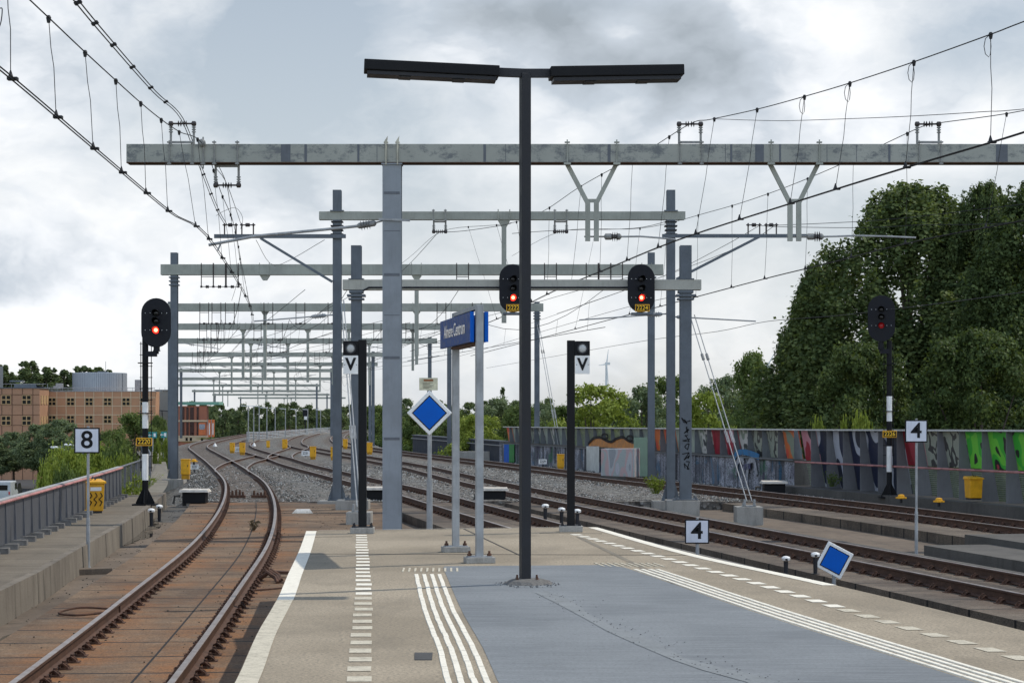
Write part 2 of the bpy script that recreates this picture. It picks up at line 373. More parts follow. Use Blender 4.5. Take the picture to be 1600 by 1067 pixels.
RAILPROF = [(-.07,-.172),(.07,-.172),(.07,-.158),(.012,-.135),(.012,-.045),(.036,-.036),(.036,-.006),(.028,0),(-.028,0),(-.036,-.006),(-.036,-.036),(-.012,-.045),(-.012,-.135),(-.07,-.158)]
def rail_mesh(tab, off, y0, y1, parent, name='rail', taper=False, zt=ZR):
    mb = MB(); ys = ylist(y0, y1, 1.2, .018); n = len(RAILPROF); 
    for y in ys:
        c = tpt(tab, y, off); t = (tpt(tab, y+.3, off)-tpt(tab, y-.3, off)).normalized(); s = Vector((t.y, -t.x, 0))
        for a, z in RAILPROF: mb.v.append(c+s*a+Vector((0,0,zt+z)))
    for i in range(len(ys)-1):
        for j in range(n):
            mb.cur = 1 if j in (6,7,8) else 0
            mb.face((i*n+j, i*n+(j+1)%n, (i+1)*n+(j+1)%n, (i+1)*n+j))
    mb.cur = 0; mb.face(range(n))
    return mb.build(name, [M_railS, M_railT], parent)
def clip_mesh():
    mb = MB(); 
    mb.box((0,0,-.180), (.42,.16,.014))
    for s in (-1, 1):
        mb.box((s*.13,0,-.172), (.10,.12,.02)); mb.lathe((s*.125,.0,-.166), (0,0,1), [(0,.035),(.045,.035),(.05,.022),(.075,.022)], 7)
        mb.tube([(s*.17,-.05,-.16),(s*.12,-.06,-.115),(s*.075,-.03,-.14),(s*.12,.06,-.115),(s*.17,.05,-.16)], .013, 5)
    return mb
track_labels = ['rusty curving track beside the left walkway, with yellow boxes along it', 'track that runs in behind the end of the platform',
                'dark track just beyond the platform on the right', 'far right track along the graffiti wall']
clip_me = None
for ti, tab in enumerate(TR):
    y0 = [-6, 0, 0, 2][ti]
    root = thing('railway_track', track_labels[ti], 'railway track', tpt(tab, 40, 0, ZR-.17), 'railway tracks')
    for off in (-.7535, .7535): rail_mesh(tab, off, y0, 560, root)
    if clip_me is None:
        o = clip_mesh().build('rail_clip', M_rust); clip_me = o.data; bpy.data.objects.remove(o)
    ys = np.arange([16, 44, 26, 42][ti], YS+22, .60); cnt = 0; rest = MB(); base = parent_world(root)
    for y in ys:
        for off in (-.7535, .7535):
            p = tpt(tab, y, off, ZR); d = tpt(tab, y+.3, off)-tpt(tab, y-.3, off); a = math.atan2(-d.x, d.y)
            if cnt < 100:
                o = bpy.data.objects.new('rail_clip', clip_me); COL.objects.link(o); o.parent = root; o.location = p-base; o.rotation_euler = (0,0,a); cnt += 1
            else:
                rest.box(p+Vector((.11,0,-.15)), (.10,.14,.06), a); rest.box(p+Vector((-.11,0,-.15)), (.10,.14,.06), a)
    if rest.v: o = rest.build('rail_clips', M_rust, root); o['kind'] = 'stuff'
    # crossovers seen beyond the slab
XO = [('railway_crossover', [(90,-12.6),(96,-13.55),(103,-14.35),(111,-15.05),(121,-15.55),(131,-16.1),(137,-17.1)], 91, 136, 'crossover rails with worn bright heads linking the rusty left track to the second one'),
      ('railway_crossover', [(118,-13.7),(128,-14.9),(140,-15.9),(152,-16.6),(165,-17.6),(172,-18.5)], 119, 171, 'crossover rails branching from the second track to the third beyond the gravel')]
for nm, tab, a, b, lb in XO:
    root = thing(nm, lb, 'railway track', tpt(tab, a, 0, ZR-.17), 'crossovers between tracks')
    for off in (-.7535, .7535): rail_mesh(tab, off, a, b, root, zt=ZR-.006)
# ------------------------------------------------------------------ track bed
def strip(name, fL, fR, z, y0, y1, mat, thick=.0, near=2.0, nx=1):
    mb = MB(); ys = ylist(y0, y1, near, .03)
    for i in range(len(ys)-1):
        a, b = ys[i], ys[i+1]; L0, R0, L1, R1 = fL(a), fR(a), fL(b), fR(b)
        mb.poly([(L0,a,z),(R0,a,z),(R1,b,z),(L1,b,z)])
        if thick:
            mb.poly([(L0,a,z),(L1,b,z),(L1,b,z-thick),(L0,a,z-thick)]); mb.poly([(R0,a,z),(R0,a,z-thick),(R1,b,z-thick),(R1,b,z)])
    if thick:
        for y in (y0, y1): mb.poly([(fL(y),y,z),(fL(y),y,z-thick),(fR(y),y,z-thick),(fR(y),y,z)])
    return struct(mb, name, mat)
kerbx = lambda y: interp([(0,-5.3),(29,-7.17),(34.1,-7.68),(49.2,-9.24),(63,-11.0)], y)
wallx = lambda y: interp([(-30,31.2),(50,14.4),(83,7.5),(110,1.8),(135,-3.3),(165,-9.2),(190,-12.8),(240,-17.6),(315,-22.5),(437,-28),(620,-31)], y)
strip('gutter_floor', lambda y: kerbx(y), lambda y: interp(T1, y)+3.0, -1.13, -20, YS, M_gutter)
strip('slab_floor', lambda y: interp(T1, y)+3.0, lambda y: wallx(y)+1.2, -1.25, -20, YS, M_gutter)
def deck(tab, hw, y0, y1, mat, name='track_deck', zt=-1.012, bot=-1.3):
    mb = MB(); ys = ylist(y0, y1, 1.45, 0.0)
    for i in range(len(ys)-1):
        a, b = ys[i], ys[i+1]; L0, R0, L1, R1 = tpt(tab,a,-hw,zt), tpt(tab,a,hw,zt), tpt(tab,b,-hw,zt), tpt(tab,b,hw,zt)
        mb.poly([L0,R0,R1,L1], [(-hw,a),(hw,a),(hw,b),(-hw,b)])
        dz = Vector((0,0,bot-zt))
        mb.poly([L0,L1,L1+dz,L0+dz], [(-hw,a),(-hw,b),(-hw,b),(-hw,a)]); mb.poly([R0,R0+dz,R1+dz,R1], [(hw,a)]*4)
    for y in (y0, y1):
        L, Q = tpt(tab,y,-hw,zt), tpt(tab,y,hw,zt); mb.poly([L,Q,Q+dz,L+dz], [(0,y)]*4)
    return struct(mb, name, mat)
deck(T1, 1.80, -15, 62.6, M_deck); deck(T2, 1.75, -6, 62.6, M_deckR); deck(T3, 1.70, -12, 62.6, M_deckR); deck(T4, 2.2, -10, 62.6, M_deckR)
# slabs between the left track and the platform
mb = MB(); ys = ylist(-10, 62, 1.45, 0)
for a, b in zip(ys, ys[1:]):
    q = lambda y, o: tpt(T1, y, o, -1.016)
    w = lambda y: interp([(0,2.6),(30,2.9),(45,3.6),(62,4.4)], y)
    mb.poly([q(a,1.802),q(a,w(a)),q(b,w(b)),q(b,1.802)], [(1.8,a),(w(a),a),(w(b),b),(1.8,b)])
    dz = Vector((0,0,-.28)); mb.poly([q(a,w(a)),q(a,w(a))+dz,q(b,w(b))+dz,q(b,w(b))], [(2,a)]*4)
struct(mb, 'track_side_slabs', M_deck)
# ballast: one sheet with shoulders, rust along the rails in a colour layer of stains
def ballast():
    ys = ylist(YS-.4, 600, 1.6, .022); cols = []; V = []; Fc = []; C = []
    prof0 = None
    for y in ys:
        c = [interp(t, y) for t in TR]; row = []
        xs = [(c[0]-4.6,-1.75),(c[0]-3.2,-1.55),(c[0]-2.1,-1.03)]
        for k in range(4):
            xs += [(c[k]-1.25,-1.0),(c[k]-.95,-.985),(c[k]-.45,-1.0),(c[k],-1.005),(c[k]+.45,-1.0),(c[k]+.95,-.985),(c[k]+1.25,-1.0)]
            if k < 3:
                m = (c[k]+c[k+1])/2; xs.append((m-.3,-.97)); xs.append((m+.3,-.97))
        xs += [(c[3]+1.9,-1.02),(wallx(y)-.3,-1.30),(wallx(y)+.5,-1.35)]
        for x, z in xs:
            dmin = min(abs(abs(x-q)-.75) for q in c); ins = min(abs(x-q) for q in c)
            V.append((x, y, z+random.uniform(-.012,.012))); C.append(1.0 if ins < 1.3 else (.25 if ins < 1.9 else 0.0))
    n = len(xs)
    for i in range(len(ys)-1):
        for j in range(n-1): Fc.append((i*n+j, i*n+j+1, (i+1)*n+j+1, (i+1)*n+j))
    for j in range(n-1):                              # closing face down to the slab
        V0 = V[j]; V1 = V[j+1]; k = len(V); V += [(V0[0],V0[1],-1.8),(V1[0],V1[1],-1.8)]; C += [.3,.3]; Fc.append((j, k, k+1, j+1))
    me = bpy.data.meshes.new('ballast'); me.from_pydata(V, [], Fc); me.materials.append(M_ball)
    a = me.color_attributes.new('rust', 'FLOAT_COLOR', 'POINT')
    for i, c in enumerate(C): a.data[i].color = (c, c, c, 1)
    o = bpy.data.objects.new('ballast', me); COL.objects.link(o); o['kind'] = 'structure'
ballast()
def stones():
    rs = np.random.RandomState(4); V = []; Fc = []; n = 0
    base = np.array([(1,0,0),(-1,0,0),(0,1,0),(0,-1,0),(0,0,1),(0,0,-1)], float); fc = [(0,2,4),(2,1,4),(1,3,4),(3,0,4),(2,0,5),(1,2,5),(3,1,5),(0,3,5)]
    while n < 19000:
        y = YS+44*rs.rand()**1.5; c = [interp(t, y) for t in TR]; x = c[0]-2.2+(wallx(y)-.5-c[0]+2.2)*rs.rand()
        d = min(abs(x-q) for q in c)
        if d < .86 and rs.rand() < .75: continue
        if abs(d-.7535) < .10: continue
        s = rs.uniform(.018,.042)*(1+(y-YS)*.012); z = -.985 if d > 1 else -1.0
        v = base*s*rs.uniform(.6,1.3,(6,1)); a = rs.rand()*6.28; q = v.copy(); q[:,0] = v[:,0]*math.cos(a)-v[:,1]*math.sin(a); q[:,1] = v[:,0]*math.sin(a)+v[:,1]*math.cos(a); q[:,2] = v[:,2]*.8+v[:,0]*.3
        V.append(q+np.array([x,y,z])); Fc += [tuple(n*6+i for i in f) for f in fc]; n += 1
    me = bpy.data.meshes.new('ballast_stones'); me.from_pydata(np.concatenate(V).tolist(), [], Fc)
    k = NT('loose_stone'); g = k.add('ShaderNodeNewGeometry'); k.base(k.ramp(g.outputs['Random Per Island'], [(0,(.035,.037,.035)),(.4,(.11,.106,.098)),(.75,(.20,.195,.18)),(1,(.42,.42,.40))]), .9, 0, .2); me.materials.append(k.m)
    o = bpy.data.objects.new('ballast_stones', me); COL.objects.link(o); o['kind'] = 'stuff'
stones()
# viaduct body under everything, ground and street below
mb = MB(); ys = ylist(-20, 620, 4, .04)
for a, b in zip(ys, ys[1:]):
    L = lambda y: (kerbx(y)-1.45 if y < 60 else interp(T1, y)-4.9); Q = lambda y: wallx(y)+1.25
    mb.poly([(L(a),a,-1.8),(L(b),b,-1.8),(L(b)-.3,b,-6.6),(L(a)-.3,a,-6.6)]); mb.poly([(Q(a),a,-1.3),(Q(a)+.3,a,-6.6),(Q(b)+.3,b,-6.6),(Q(b),b,-1.3)])
    mb.poly([(L(a),a,-1.8),(Q(a),a,-1.8),(Q(b),b,-1.8),(L(b),b,-1.8)])
struct(mb, 'viaduct', M_concD)
mb = MB(); mb.poly([(-5000,-300,-6.6),(5000,-300,-6.6),(5000,7000,-6.6),(-5000,7000,-6.6)]); struct(mb, 'ground', M_grass)
mb = MB(); mb.poly([(-75,60,-6.59),(-46,60,-6.59),(-62,420,-6.59),(-95,420,-6.59)]); struct(mb, 'street', M_asph)
def debris():
    m = MB(); rs = random.Random(8)
    for _ in range(1500):
        y = rs.uniform(13, 60); o = rs.choice((rs.uniform(-1.7,1.7), rs.gauss(.75,.12), rs.gauss(-.75,.12), rs.uniform(-2.6,-1.8), rs.uniform(1.8,2.5))); p = tpt(T1, y, o, -1.005 if abs(o) < 1.8 else (-1.12 if o < 0 else -1.01)); s = rs.uniform(.006,.017); m.box(p, (s,s*1.4,s*.8), rs.random()*3)
    o = m.build('track_debris', concrete('grit', (.05,.04,.03,1), (.17,.15,.12,1))); o['kind'] = 'stuff'
debris()
# ------------------------------------------------------------------ platform
PL = [(-10,-.85),(0,-1.15),(8,-1.5),(12.7,-1.77),(15.5,-1.99),(18.6,-2.19),(21.4,-2.41),(25,-2.68),(29.5,-3.05)]
PR = [(-10,9.0),(0,7.0),(8,5.5),(15.8,4.06),(20,3.27),(24.4,2.27),(30.6,1.28)]
ys = list(np.linspace(-8, 29.5, 26))
mb = MB()
for a, b in zip(ys, ys[1:]): mb.poly([(interp(PL,a),a,0),(interp(PR,a),a,0),(interp(PR,b),b,0),(interp(PL,b),b,0)])
eL, eR = Vector((interp(PL,29.5),29.5,0)), Vector((1.28,30.6,0)); mb.poly([eL, (interp(PR,29.5),29.5,0), eR])
platform = struct(mb, 'platform', M_plat)
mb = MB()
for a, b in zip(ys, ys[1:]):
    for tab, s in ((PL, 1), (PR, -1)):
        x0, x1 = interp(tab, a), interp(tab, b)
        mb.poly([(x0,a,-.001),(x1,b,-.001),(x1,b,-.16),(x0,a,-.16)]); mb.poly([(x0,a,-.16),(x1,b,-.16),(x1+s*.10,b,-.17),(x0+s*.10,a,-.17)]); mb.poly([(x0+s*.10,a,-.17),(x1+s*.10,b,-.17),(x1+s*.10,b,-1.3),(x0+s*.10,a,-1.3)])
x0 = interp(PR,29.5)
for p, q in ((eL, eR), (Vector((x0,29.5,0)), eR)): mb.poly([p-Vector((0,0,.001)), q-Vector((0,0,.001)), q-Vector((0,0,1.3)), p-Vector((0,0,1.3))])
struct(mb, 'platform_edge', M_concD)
def band(tab, o0, o1, y0, y1, z, n=24):
    m = MB(); yy = np.linspace(y0, y1, n)
    for a, b in zip(yy, yy[1:]): m.poly([(interp(tab,a)+o0,a,z),(interp(tab,a)+o1,a,z),(interp(tab,b)+o1,b,z),(interp(tab,b)+o0,b,z)])
    return m
struct(band(PL, .004, .155, 18.4, 29.45, .004), 'platform_edge_line', M_mark)
struct(band(PL, .004, .150, 2, 18.38, .004), 'platform_edge_line', M_markW)
struct(band(PR, -.15, -.004, 20.0, 30.4, .004), 'platform_edge_line', M_mark)
d = (eR-eL).normalized(); nrm = Vector((d.y,-d.x,0)); mb = MB(); p, q = eL+d*.18, eR-d*.2
mb.poly([p+nrm*.035+Vector((0,0,.008)), q+nrm*.035+Vector((0,0,.008)), q+nrm*.003+Vector((0,0,.008)), p+nrm*.003+Vector((0,0,.008))]); struct(mb, 'platform_edge_line', M_mark)
DL = [(5,-.42),(12.8,-.985),(14.3,-1.09),(17.8,-1.33),(20.9,-1.56),(28.4,-2.15)]
DR = [(6,5.0),(14.2,3.53),(16.1,3.16),(20.8,2.39),(28.6,.92)]
def dashes(tab, y0, y1, per, ln, w, mat, skip=()):
    m = MB(); y = y0; i = 0
    while y < y1:
        if i not in skip:
            a, b = y+random.uniform(-.01,.01), y+ln; xa, xb = interp(tab,a), interp(tab,b); j = random.uniform(-.006,.006)
            m.poly([(xa-w/2+j,a,.004),(xa+w/2+j,a,.004),(xb+w/2+j,b,.004),(xb-w/2+j,b,.004)])
        y += per; i += 1
    return struct(m, 'platform_dashes', mat)
dashes(DL, 18.95, 28.3, .517, .25, .155, M_mark); dashes(DL, 8.1, 18.6, .517, .25, .16, M_markW)
dashes(DR, 17.7, 28.6, .487, .26, .145, M_mark); dashes(DR, 9.0, 17.5, .487, .26, .145, M_markW)
LT = [(4,.29),(12.7,-.405),(14.5,-.525),(17.3,-.752),(21.4,-1.03)]
RT = [(6,4.3),(8,3.9),(12.9,2.97),(17.06,2.19),(22.1,1.36)]
def tactile(tab, y0, y1, n=4):
    m = MB()
    for k in range(n):
        y = y0; o = k*.083
        while y < y1:
            ln = random.choice((.3,.3,.6)); a, b = y, min(y1, y+ln)-.014; xa, xb = interp(tab,a)+o, interp(tab,b)+o; j = random.uniform(-.003,.003)
            m.hexa([(xa+j-.022,a,0),(xa+j+.022,a,0),(xb+j+.022,b,0),(xb+j-.022,b,0),(xa+j-.019,a,.008),(xa+j+.019,a,.008),(xb+j+.019,b,.008),(xb+j-.019,b,.008)])
            y += ln
    return struct(m, 'tactile_strip', M_mark)
tactile(LT, 6, 21.4); tactile(RT, 7, 22.1)
m = MB()
for k in range(10):
    x = -1.20+k*.066; m.box((x,22.0,.004), (.022,.5,.008), .03)
    x = 1.0+k*.075; m.box((x,22.75,.004), (.024,.55,.008), .16)
struct(m, 'tactile_strip', M_markW)
m = MB(); yy = np.linspace(6, 22.3, 20)
for a, b in zip(yy, yy[1:]):
    L = lambda y: interp(LT, y)+.32; Q = lambda y: interp(RT, y)-.05
    m.poly([(L(a),a,.003),(Q(a),a,.003),(Q(b),b,.003),(L(b),b,.003)])
m.poly([(interp(LT,22.3)+.32,22.3,.003),(interp(RT,22.3)-.05,22.3,.003),(1.12,22.75,.003),(-.76,22.55,.003)])
struct(m, 'platform_paint', M_blueA)
M_joint = painted('joint_filler', (.055,.05,.042), .9, .3, 9); M_patch = concrete('patch_asphalt', (.16,.17,.175,1), (.24,.25,.255,1))
m = MB()
for (p, q, w) in (((-2.6,24.6),(2.15,24.35),.02), ((-.72,30.0),(.15,23.95),.025), ((-2.9,28.0),(-2.25,28.1),.018), ((.4,28.9),(1.3,28.8),.018)):
    m.bar((*p,.002), (*q,.002), w, .004)
struct(m, 'platform_joint', M_joint)
m = MB(); sl_ = [(30,.75),(25.7,1.15),(17.9,2.52),(13.5,3.46),(7,4.9)]
for a, b in zip(np.linspace(7,28,22), np.linspace(7,28,22)[1:]): m.poly([(interp(sl_,a)-.035,a,.0025),(interp(sl_,a)+.035,a,.0025),(interp(sl_,b)+.035,b,.0025),(interp(sl_,b)-.035,b,.0025)])
struct(m, 'platform_joint', concrete('slot_grime', (.13,.115,.092,1), (.27,.235,.18,1), (.09,.08,.065), dirt_amt=.8))
# repaired crack across the blue paint, patches, gravel crumbs
crack = [G(845,925),G(880,940),G(920,965),G(960,985),G(1010,1005),G(1060,1030),G(1110,1045),G(1180,1062),G(1250,1100)]
m = MB(); pr = None
for i, p in enumerate(crack):
    w = .085+.03*math.sin(i*2.1); a = p+Vector((-w*.7,-w*1.0,.0062)); b = p+Vector((w*.7,w*1.0,.0062))
    if pr: m.poly([pr[0], pr[1], b, a])
    pr = (a, b)
struct(m, 'filled_crack', concrete('crack_filler', (.175,.190,.198,1), (.24,.255,.262,1), dirt_amt=.3))
m = MB()
for _ in range(150):
    i = random.randrange(len(crack)-1); t = random.random(); p = crack[i].lerp(crack[i+1], t)+Vector((random.gauss(.06,.10),random.gauss(.05,.16),.008)); s = random.uniform(.003,.008)
    m.box(p, (s,s*1.3,s*.8), random.random()*3)
for _ in range(170):
    a = random.random()*6.28; r = random.uniform(.12,.34); s = random.uniform(.004,.014); m.box((.157+math.cos(a)*r, 20.1+math.sin(a)*r*1.3, .007), (s,s,s*.8), random.random()*3)
o = m.build('loose_crumbs', concrete('crumb', (.13,.135,.14,1), (.2,.2,.2,1))); o['kind'] = 'stuff'
m = MB(); m.hexa([G(648,1020)+Vector((0,0,0)),G(676,1020),G(675,1031),G(648,1031)]+[p+Vector((0,0,.006)) for p in (G(648,1020),G(676,1020),G(675,1031),G(648,1031))])
tag(m.build('drain_cover', concrete('drain_plate', (.05,.05,.05,1), (.10,.10,.10,1), sc=3)), 'small dark square cover plate set in the platform beside the left tactile strip', 'drain cover')
# ------------------------------------------------------------------ platform furniture
def bolts(mb, c, dx, dy, r=.018, h=.06):
    for sx in (-1, 1):
        for sy in (-1, 1): mb.lathe((c[0]+sx*dx, c[1]+sy*dy, c[2]), (0,0,1), [(0,r*1.5),(h*.4,r*1.5),(h*.4,r*.8),(h,r*.7)], 6)
    return mb
LY = 20.2; lx = X_(823.5, LY)
lamp = thing('platform_lamp', 'tall black lamp post with two flat arms forming a T on the platform', 'lamp post', (lx, LY, 0))
m = MB(); m.box((lx-.02,LY,2.6), (.098,.098,5.14), R(18)); m.build('pole', M_dark, lamp, .006)
m = MB(); m.box((lx,LY,.03), (.26,.26,.02)); bolts(m, (lx,LY,.035), .10, .10, .014, .05); m.build('base_plate', M_rust, lamp)
m = MB()
prof = [(0,.26),(.035,.22),(.05,.15),(.055,.06)]
m.lathe((lx,LY,.0), (0,0,1), prof, 14)
for i, v in enumerate(m.v): v.x += random.gauss(0,.012); v.y += random.gauss(0,.014)
m.build('grout_pad', concrete('rough_grout', (.10,.095,.09,1), (.17,.165,.155,1), bump=.8), lamp)
az = Z_(115, LY); yw = R(4.7)
ax = Vector((math.cos(yw), math.sin(yw), 0))
c0 = Vector((lx-.03, LY, az))
m = MB(); m.bar(c0-ax*.30+Vector((0,0,.008)), c0, .06, .085); m.bar(c0, c0+ax*.27+Vector((0,0,.004)), .06, .085); m.build('arm', M_dark, lamp)
for s, tl in ((-1, R(2.0)), (1, R(1.7))):
    dirv = (ax*s*math.cos(tl)+Vector((0,0,math.sin(tl)))).normalized(); a = c0+ax*s*.26; b = a+dirv*1.36
    m = MB(); m.bar(a, b, .30, .105)
    h = m.build('lamp_head', M_black, lamp, .008)
    m = MB(); m.bar(a+dirv*.03+Vector((0,0,-.075)), b-dirv*.03+Vector((0,0,-.075)), .25, .035); 
    for t in (.3, .7): m.bar(a+dirv*(1.36*t-.06)+Vector((0,0,-.097)), a+dirv*(1.36*t+.06)+Vector((0,0,-.097)), .20, .012)
    m.build('lamp_tray', M_dark, h)

# departure lights with the V plate
def v_signal(px, Y, side, label, ptop):
    x = X_(px, Y); t = thing('departure_signal', label, 'platform signal', (x, Y, 0), 'departure signals at the platform end')
    z1 = Z_(ptop, Y); s = Y/F
    m = MB(); m.box((x, Y, z1/2+.04), (.115,.115,z1-.06)); m.build('post', M_black, t, .005)
    m = MB(); m.box((x,Y,.045), (.34,.26,.09)); m.build('base_block', M_conc, t, .008)
    m = MB(); bolts(m, (x,Y,.09), .125, .085, .014, .06); m.box((x,Y,.096), (.30,.22,.012)); m.build('base_plate', M_dark, t)
    cx = x+side*(.0575+.11); zc = Z_(544.5, Y)
    m = MB(); m.box((cx, Y, zc), (.22,.14,.215)); hd = m.build('lamp_housing', M_black, t, .006)
    m = MB(); m.lathe((cx, Y-.07, zc), (0,-1,0), [(0,.082),(.03,.082),(.03,.066),(.012,.066)], 20); m.build('bezel', M_dark, hd)
    m = MB(); m.lathe((cx, Y-.071, zc), (0,-1,0), [(0,.065),(.012,.062),(.022,.035),(.025,.004)], 20); m.build('lens', M_greyL, hd, smooth=True)
    zp = Z_(570, Y); m = MB(); m.box((cx, Y-.065, zp), (.215,.01,.27)); pl = m.build('plate', M_white, t, .004)
    text('V', .17, (cx, Y-.074, zp), M_black, pl, depth=.002, bold=.008, sx=.95)
    m = MB()
    for q in (-1, 1): m.lathe((cx+q*.085, Y-.07, zp), (0,-1,0), [(0,.007),(.004,.006)], 8)
    m.build('screw', M_dark, pl)
v_signal(566.5, 28.9, -1, 'black post with a V plate at the left corner of the platform end', 532)
v_signal(892, 29.3, 1, 'black post with a V plate on the right side of the platform end', 533)

# station name sign
y1, y2 = 23.1, 24.95
p1, p2 = Vector((X_(749, y1), y1, 0)), Vector((X_(712, y2), y2, 0)); dv = (p2-p1).normalized(); nv = Vector((-dv.y, dv.x, 0))
sg = thing('station_sign', 'blue station name sign hung between two grey posts on the platform', 'station sign', p1)
ang = math.atan2(dv.y, dv.x)-R(90)
for p, zt in ((p1, Z_(480, y1)), (p2, Z_(480, y1)+.0)):
    m = MB(); m.box((p.x, p.y, zt/2+.05), (.085,.10,zt-.05), ang); po = m.build('post', M_pole, sg, .006)
    m = MB(); m.box((p.x,p.y,.035), (.34,.24,.07), ang); m.build('base_block', M_conc, po, .006)
    m = MB(); m.box((p.x,p.y,.076), (.28,.18,.012), ang); m.build('base_plate', M_pole, po)
    m = MB()
    for q in (-1, 1): m.lathe((p.x+q*.115, p.y-.02, .08), (0,0,1), [(0,.026),(.03,.026),(.03,.014),(.06,.013)], 6)
    m.build('bolts', M_rust, po)
zt, zb = Z_(487, y1), Z_(534, y1)
a, b = p1+dv*.02, p1+dv*2.55; zc = (zt+zb)/2
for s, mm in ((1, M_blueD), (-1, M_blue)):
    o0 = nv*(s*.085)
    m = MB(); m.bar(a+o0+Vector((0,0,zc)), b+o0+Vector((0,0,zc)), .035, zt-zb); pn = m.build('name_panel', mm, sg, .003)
    m = MB(); e0 = a+o0-dv*.0
    m.bar(a+o0-dv*.012+Vector((0,0,zc)), a+o0-dv*.001+Vector((0,0,zc)), .045, (zt-zb)+.004); m.build('end_strip', M_blue, pn)
    if s == 1:
        c = (a+b)/2+nv*.106+Vector((0,0,zc+.01)); yaw = math.atan2(-dv.y, -dv.x)
        text('Almere Centrum', .155, c, M_greyL, pn, yaw=yaw, depth=.002, bold=.002, sx=1.12)
m = MB(); m.bar(p1+dv*.05+Vector((0,0,zt+.055)), p2+Vector((0,0,zt+.055)), .07, .05); m.build('top_rail', M_pole, sg, .004)
m = MB(); m.bar(p1+dv*.05+Vector((0,0,zb-.015)), p2+Vector((0,0,zb-.015)), .12, .03); m.build('bottom_rail', M_rust, sg)
# blue diamond boards
def diamond(c, half, rot, zg, name_lbl, pole_off=0.0, pole=True):
    t = thing('diamond_sign', name_lbl, 'track sign', (c.x, c.y, zg), None)
    def ring(r, y0, d): 
        return [Vector((c.x+math.sin(rot+k*math.pi/2)*r, c.y+y0, c.z+math.cos(rot+k*math.pi/2)*r)) for k in range(4)]
    m = MB(); m.prism(ring(half, 0, 0), (0,.03,0)); bd = m.build('board', M_white, t, .012)
    m = MB(); m.prism(ring(half*.78, -.004, 0), (0,.004,0)); m.build('black_line', M_black, bd)
    m = MB(); m.prism(ring(half*.715, -.008, 0), (0,.004,0)); m.build('blue_field', M_blue, bd)
    m = MB(); zt = c.z+half*.4
    zj = c.z-1.05 if pole else c.z-.6
    m.tube([(c.x+pole_off, c.y+.06, zt),(c.x+pole_off, c.y+.06, zj)], .034, 10)
    m.tube([(c.x+pole_off, c.y+.06, zj),(c.x+pole_off, c.y+.06, zj-.05),(c.x+pole_off, c.y+.06, zg)], .048, 10); m.build('pole', M_pole, t)
    return t
d1 = P(671, 645, 31.2); t = diamond(d1, .355, 0, -1.13, 'upright blue diamond sign with white border on a grey pole beside the thick column', 0.0)
m = MB(); c = P(669.5, 600, 31.25); m.box(c, (.29,.012,.195)); nb = m.build('notice_plate', painted('notice_cream', (.55,.53,.38), .6, .2, 9), t); 
m = MB(); m.box(c+Vector((0,-.009,.06)), (.15,.004,.03)); m.build('brown_heading', painted('notice_brown', (.20,.075,.025), .6), nb)
m = MB()
for i, w in enumerate((.16,.11,.17,.14,.10)): m.box(c+Vector((-.09+w/2,-.008,.02-.021*i)), (w,.003,.006))
m.build('small_print', M_dark, nb)
m = MB(); m.tube([c+Vector((0,.05,.07)), d1+Vector((0,.06,.1))], .03, 8); m.build('pole_top', M_pole, t)
d2 = P(1304, 875, 33.0); diamond(d2, .335, R(-17), -1.25, 'tilted blue diamond sign low beside the right platform edge', .0, False)
# number boards
def number_board(n, px, py, Y, zg, label, sz=.47, dark=False):
    c = P(px, py, Y); t = thing('number_sign', label, 'stop board', (c.x, Y, zg), 'white stop boards with a black numeral')
    m = MB(); m.box(c, (sz,.02,sz)); b = m.build('board', M_black, t, .004)
    m = MB(); m.box(c+Vector((0,-.013,0)), (sz-.05,.006,sz-.05)); m.build('face', painted('reflective_grey_white', (.56,.58,.64), .5, .05), b)
    text(n, sz*.66, c+Vector((0,-.019,0)), M_black, b, 'numeral', depth=.002, bold=.006, sx=1.05)
    m = MB(); zj = zg+.95
    m.tube([(c.x+.012, Y+.04, c.z+sz/2+.03),(c.x+.012, Y+.04, zj)], .026, 10); m.tube([(c.x+.012, Y+.04, zj),(c.x+.012, Y+.04, zg)], .036, 10)
    m.lathe((c.x+.012, Y+.04, zg), (0,0,1), [(0,.11),(.015,.11),(.02,.05),(.06,.045)], 12); m.build('pole', M_pole, t)
number_board('8', 136, 688, 36.7, -1.13, 'white board with a black 8 on a pole by the left track')
number_board('4', 1431.5, 673.5, 41.7, -1.25, 'white board with a black 4 on a tall pole in front of the graffiti wall')
number_board('4', 1089, 830, 38.5, -1.25, 'white board with a black 4 low beyond the right platform edge')

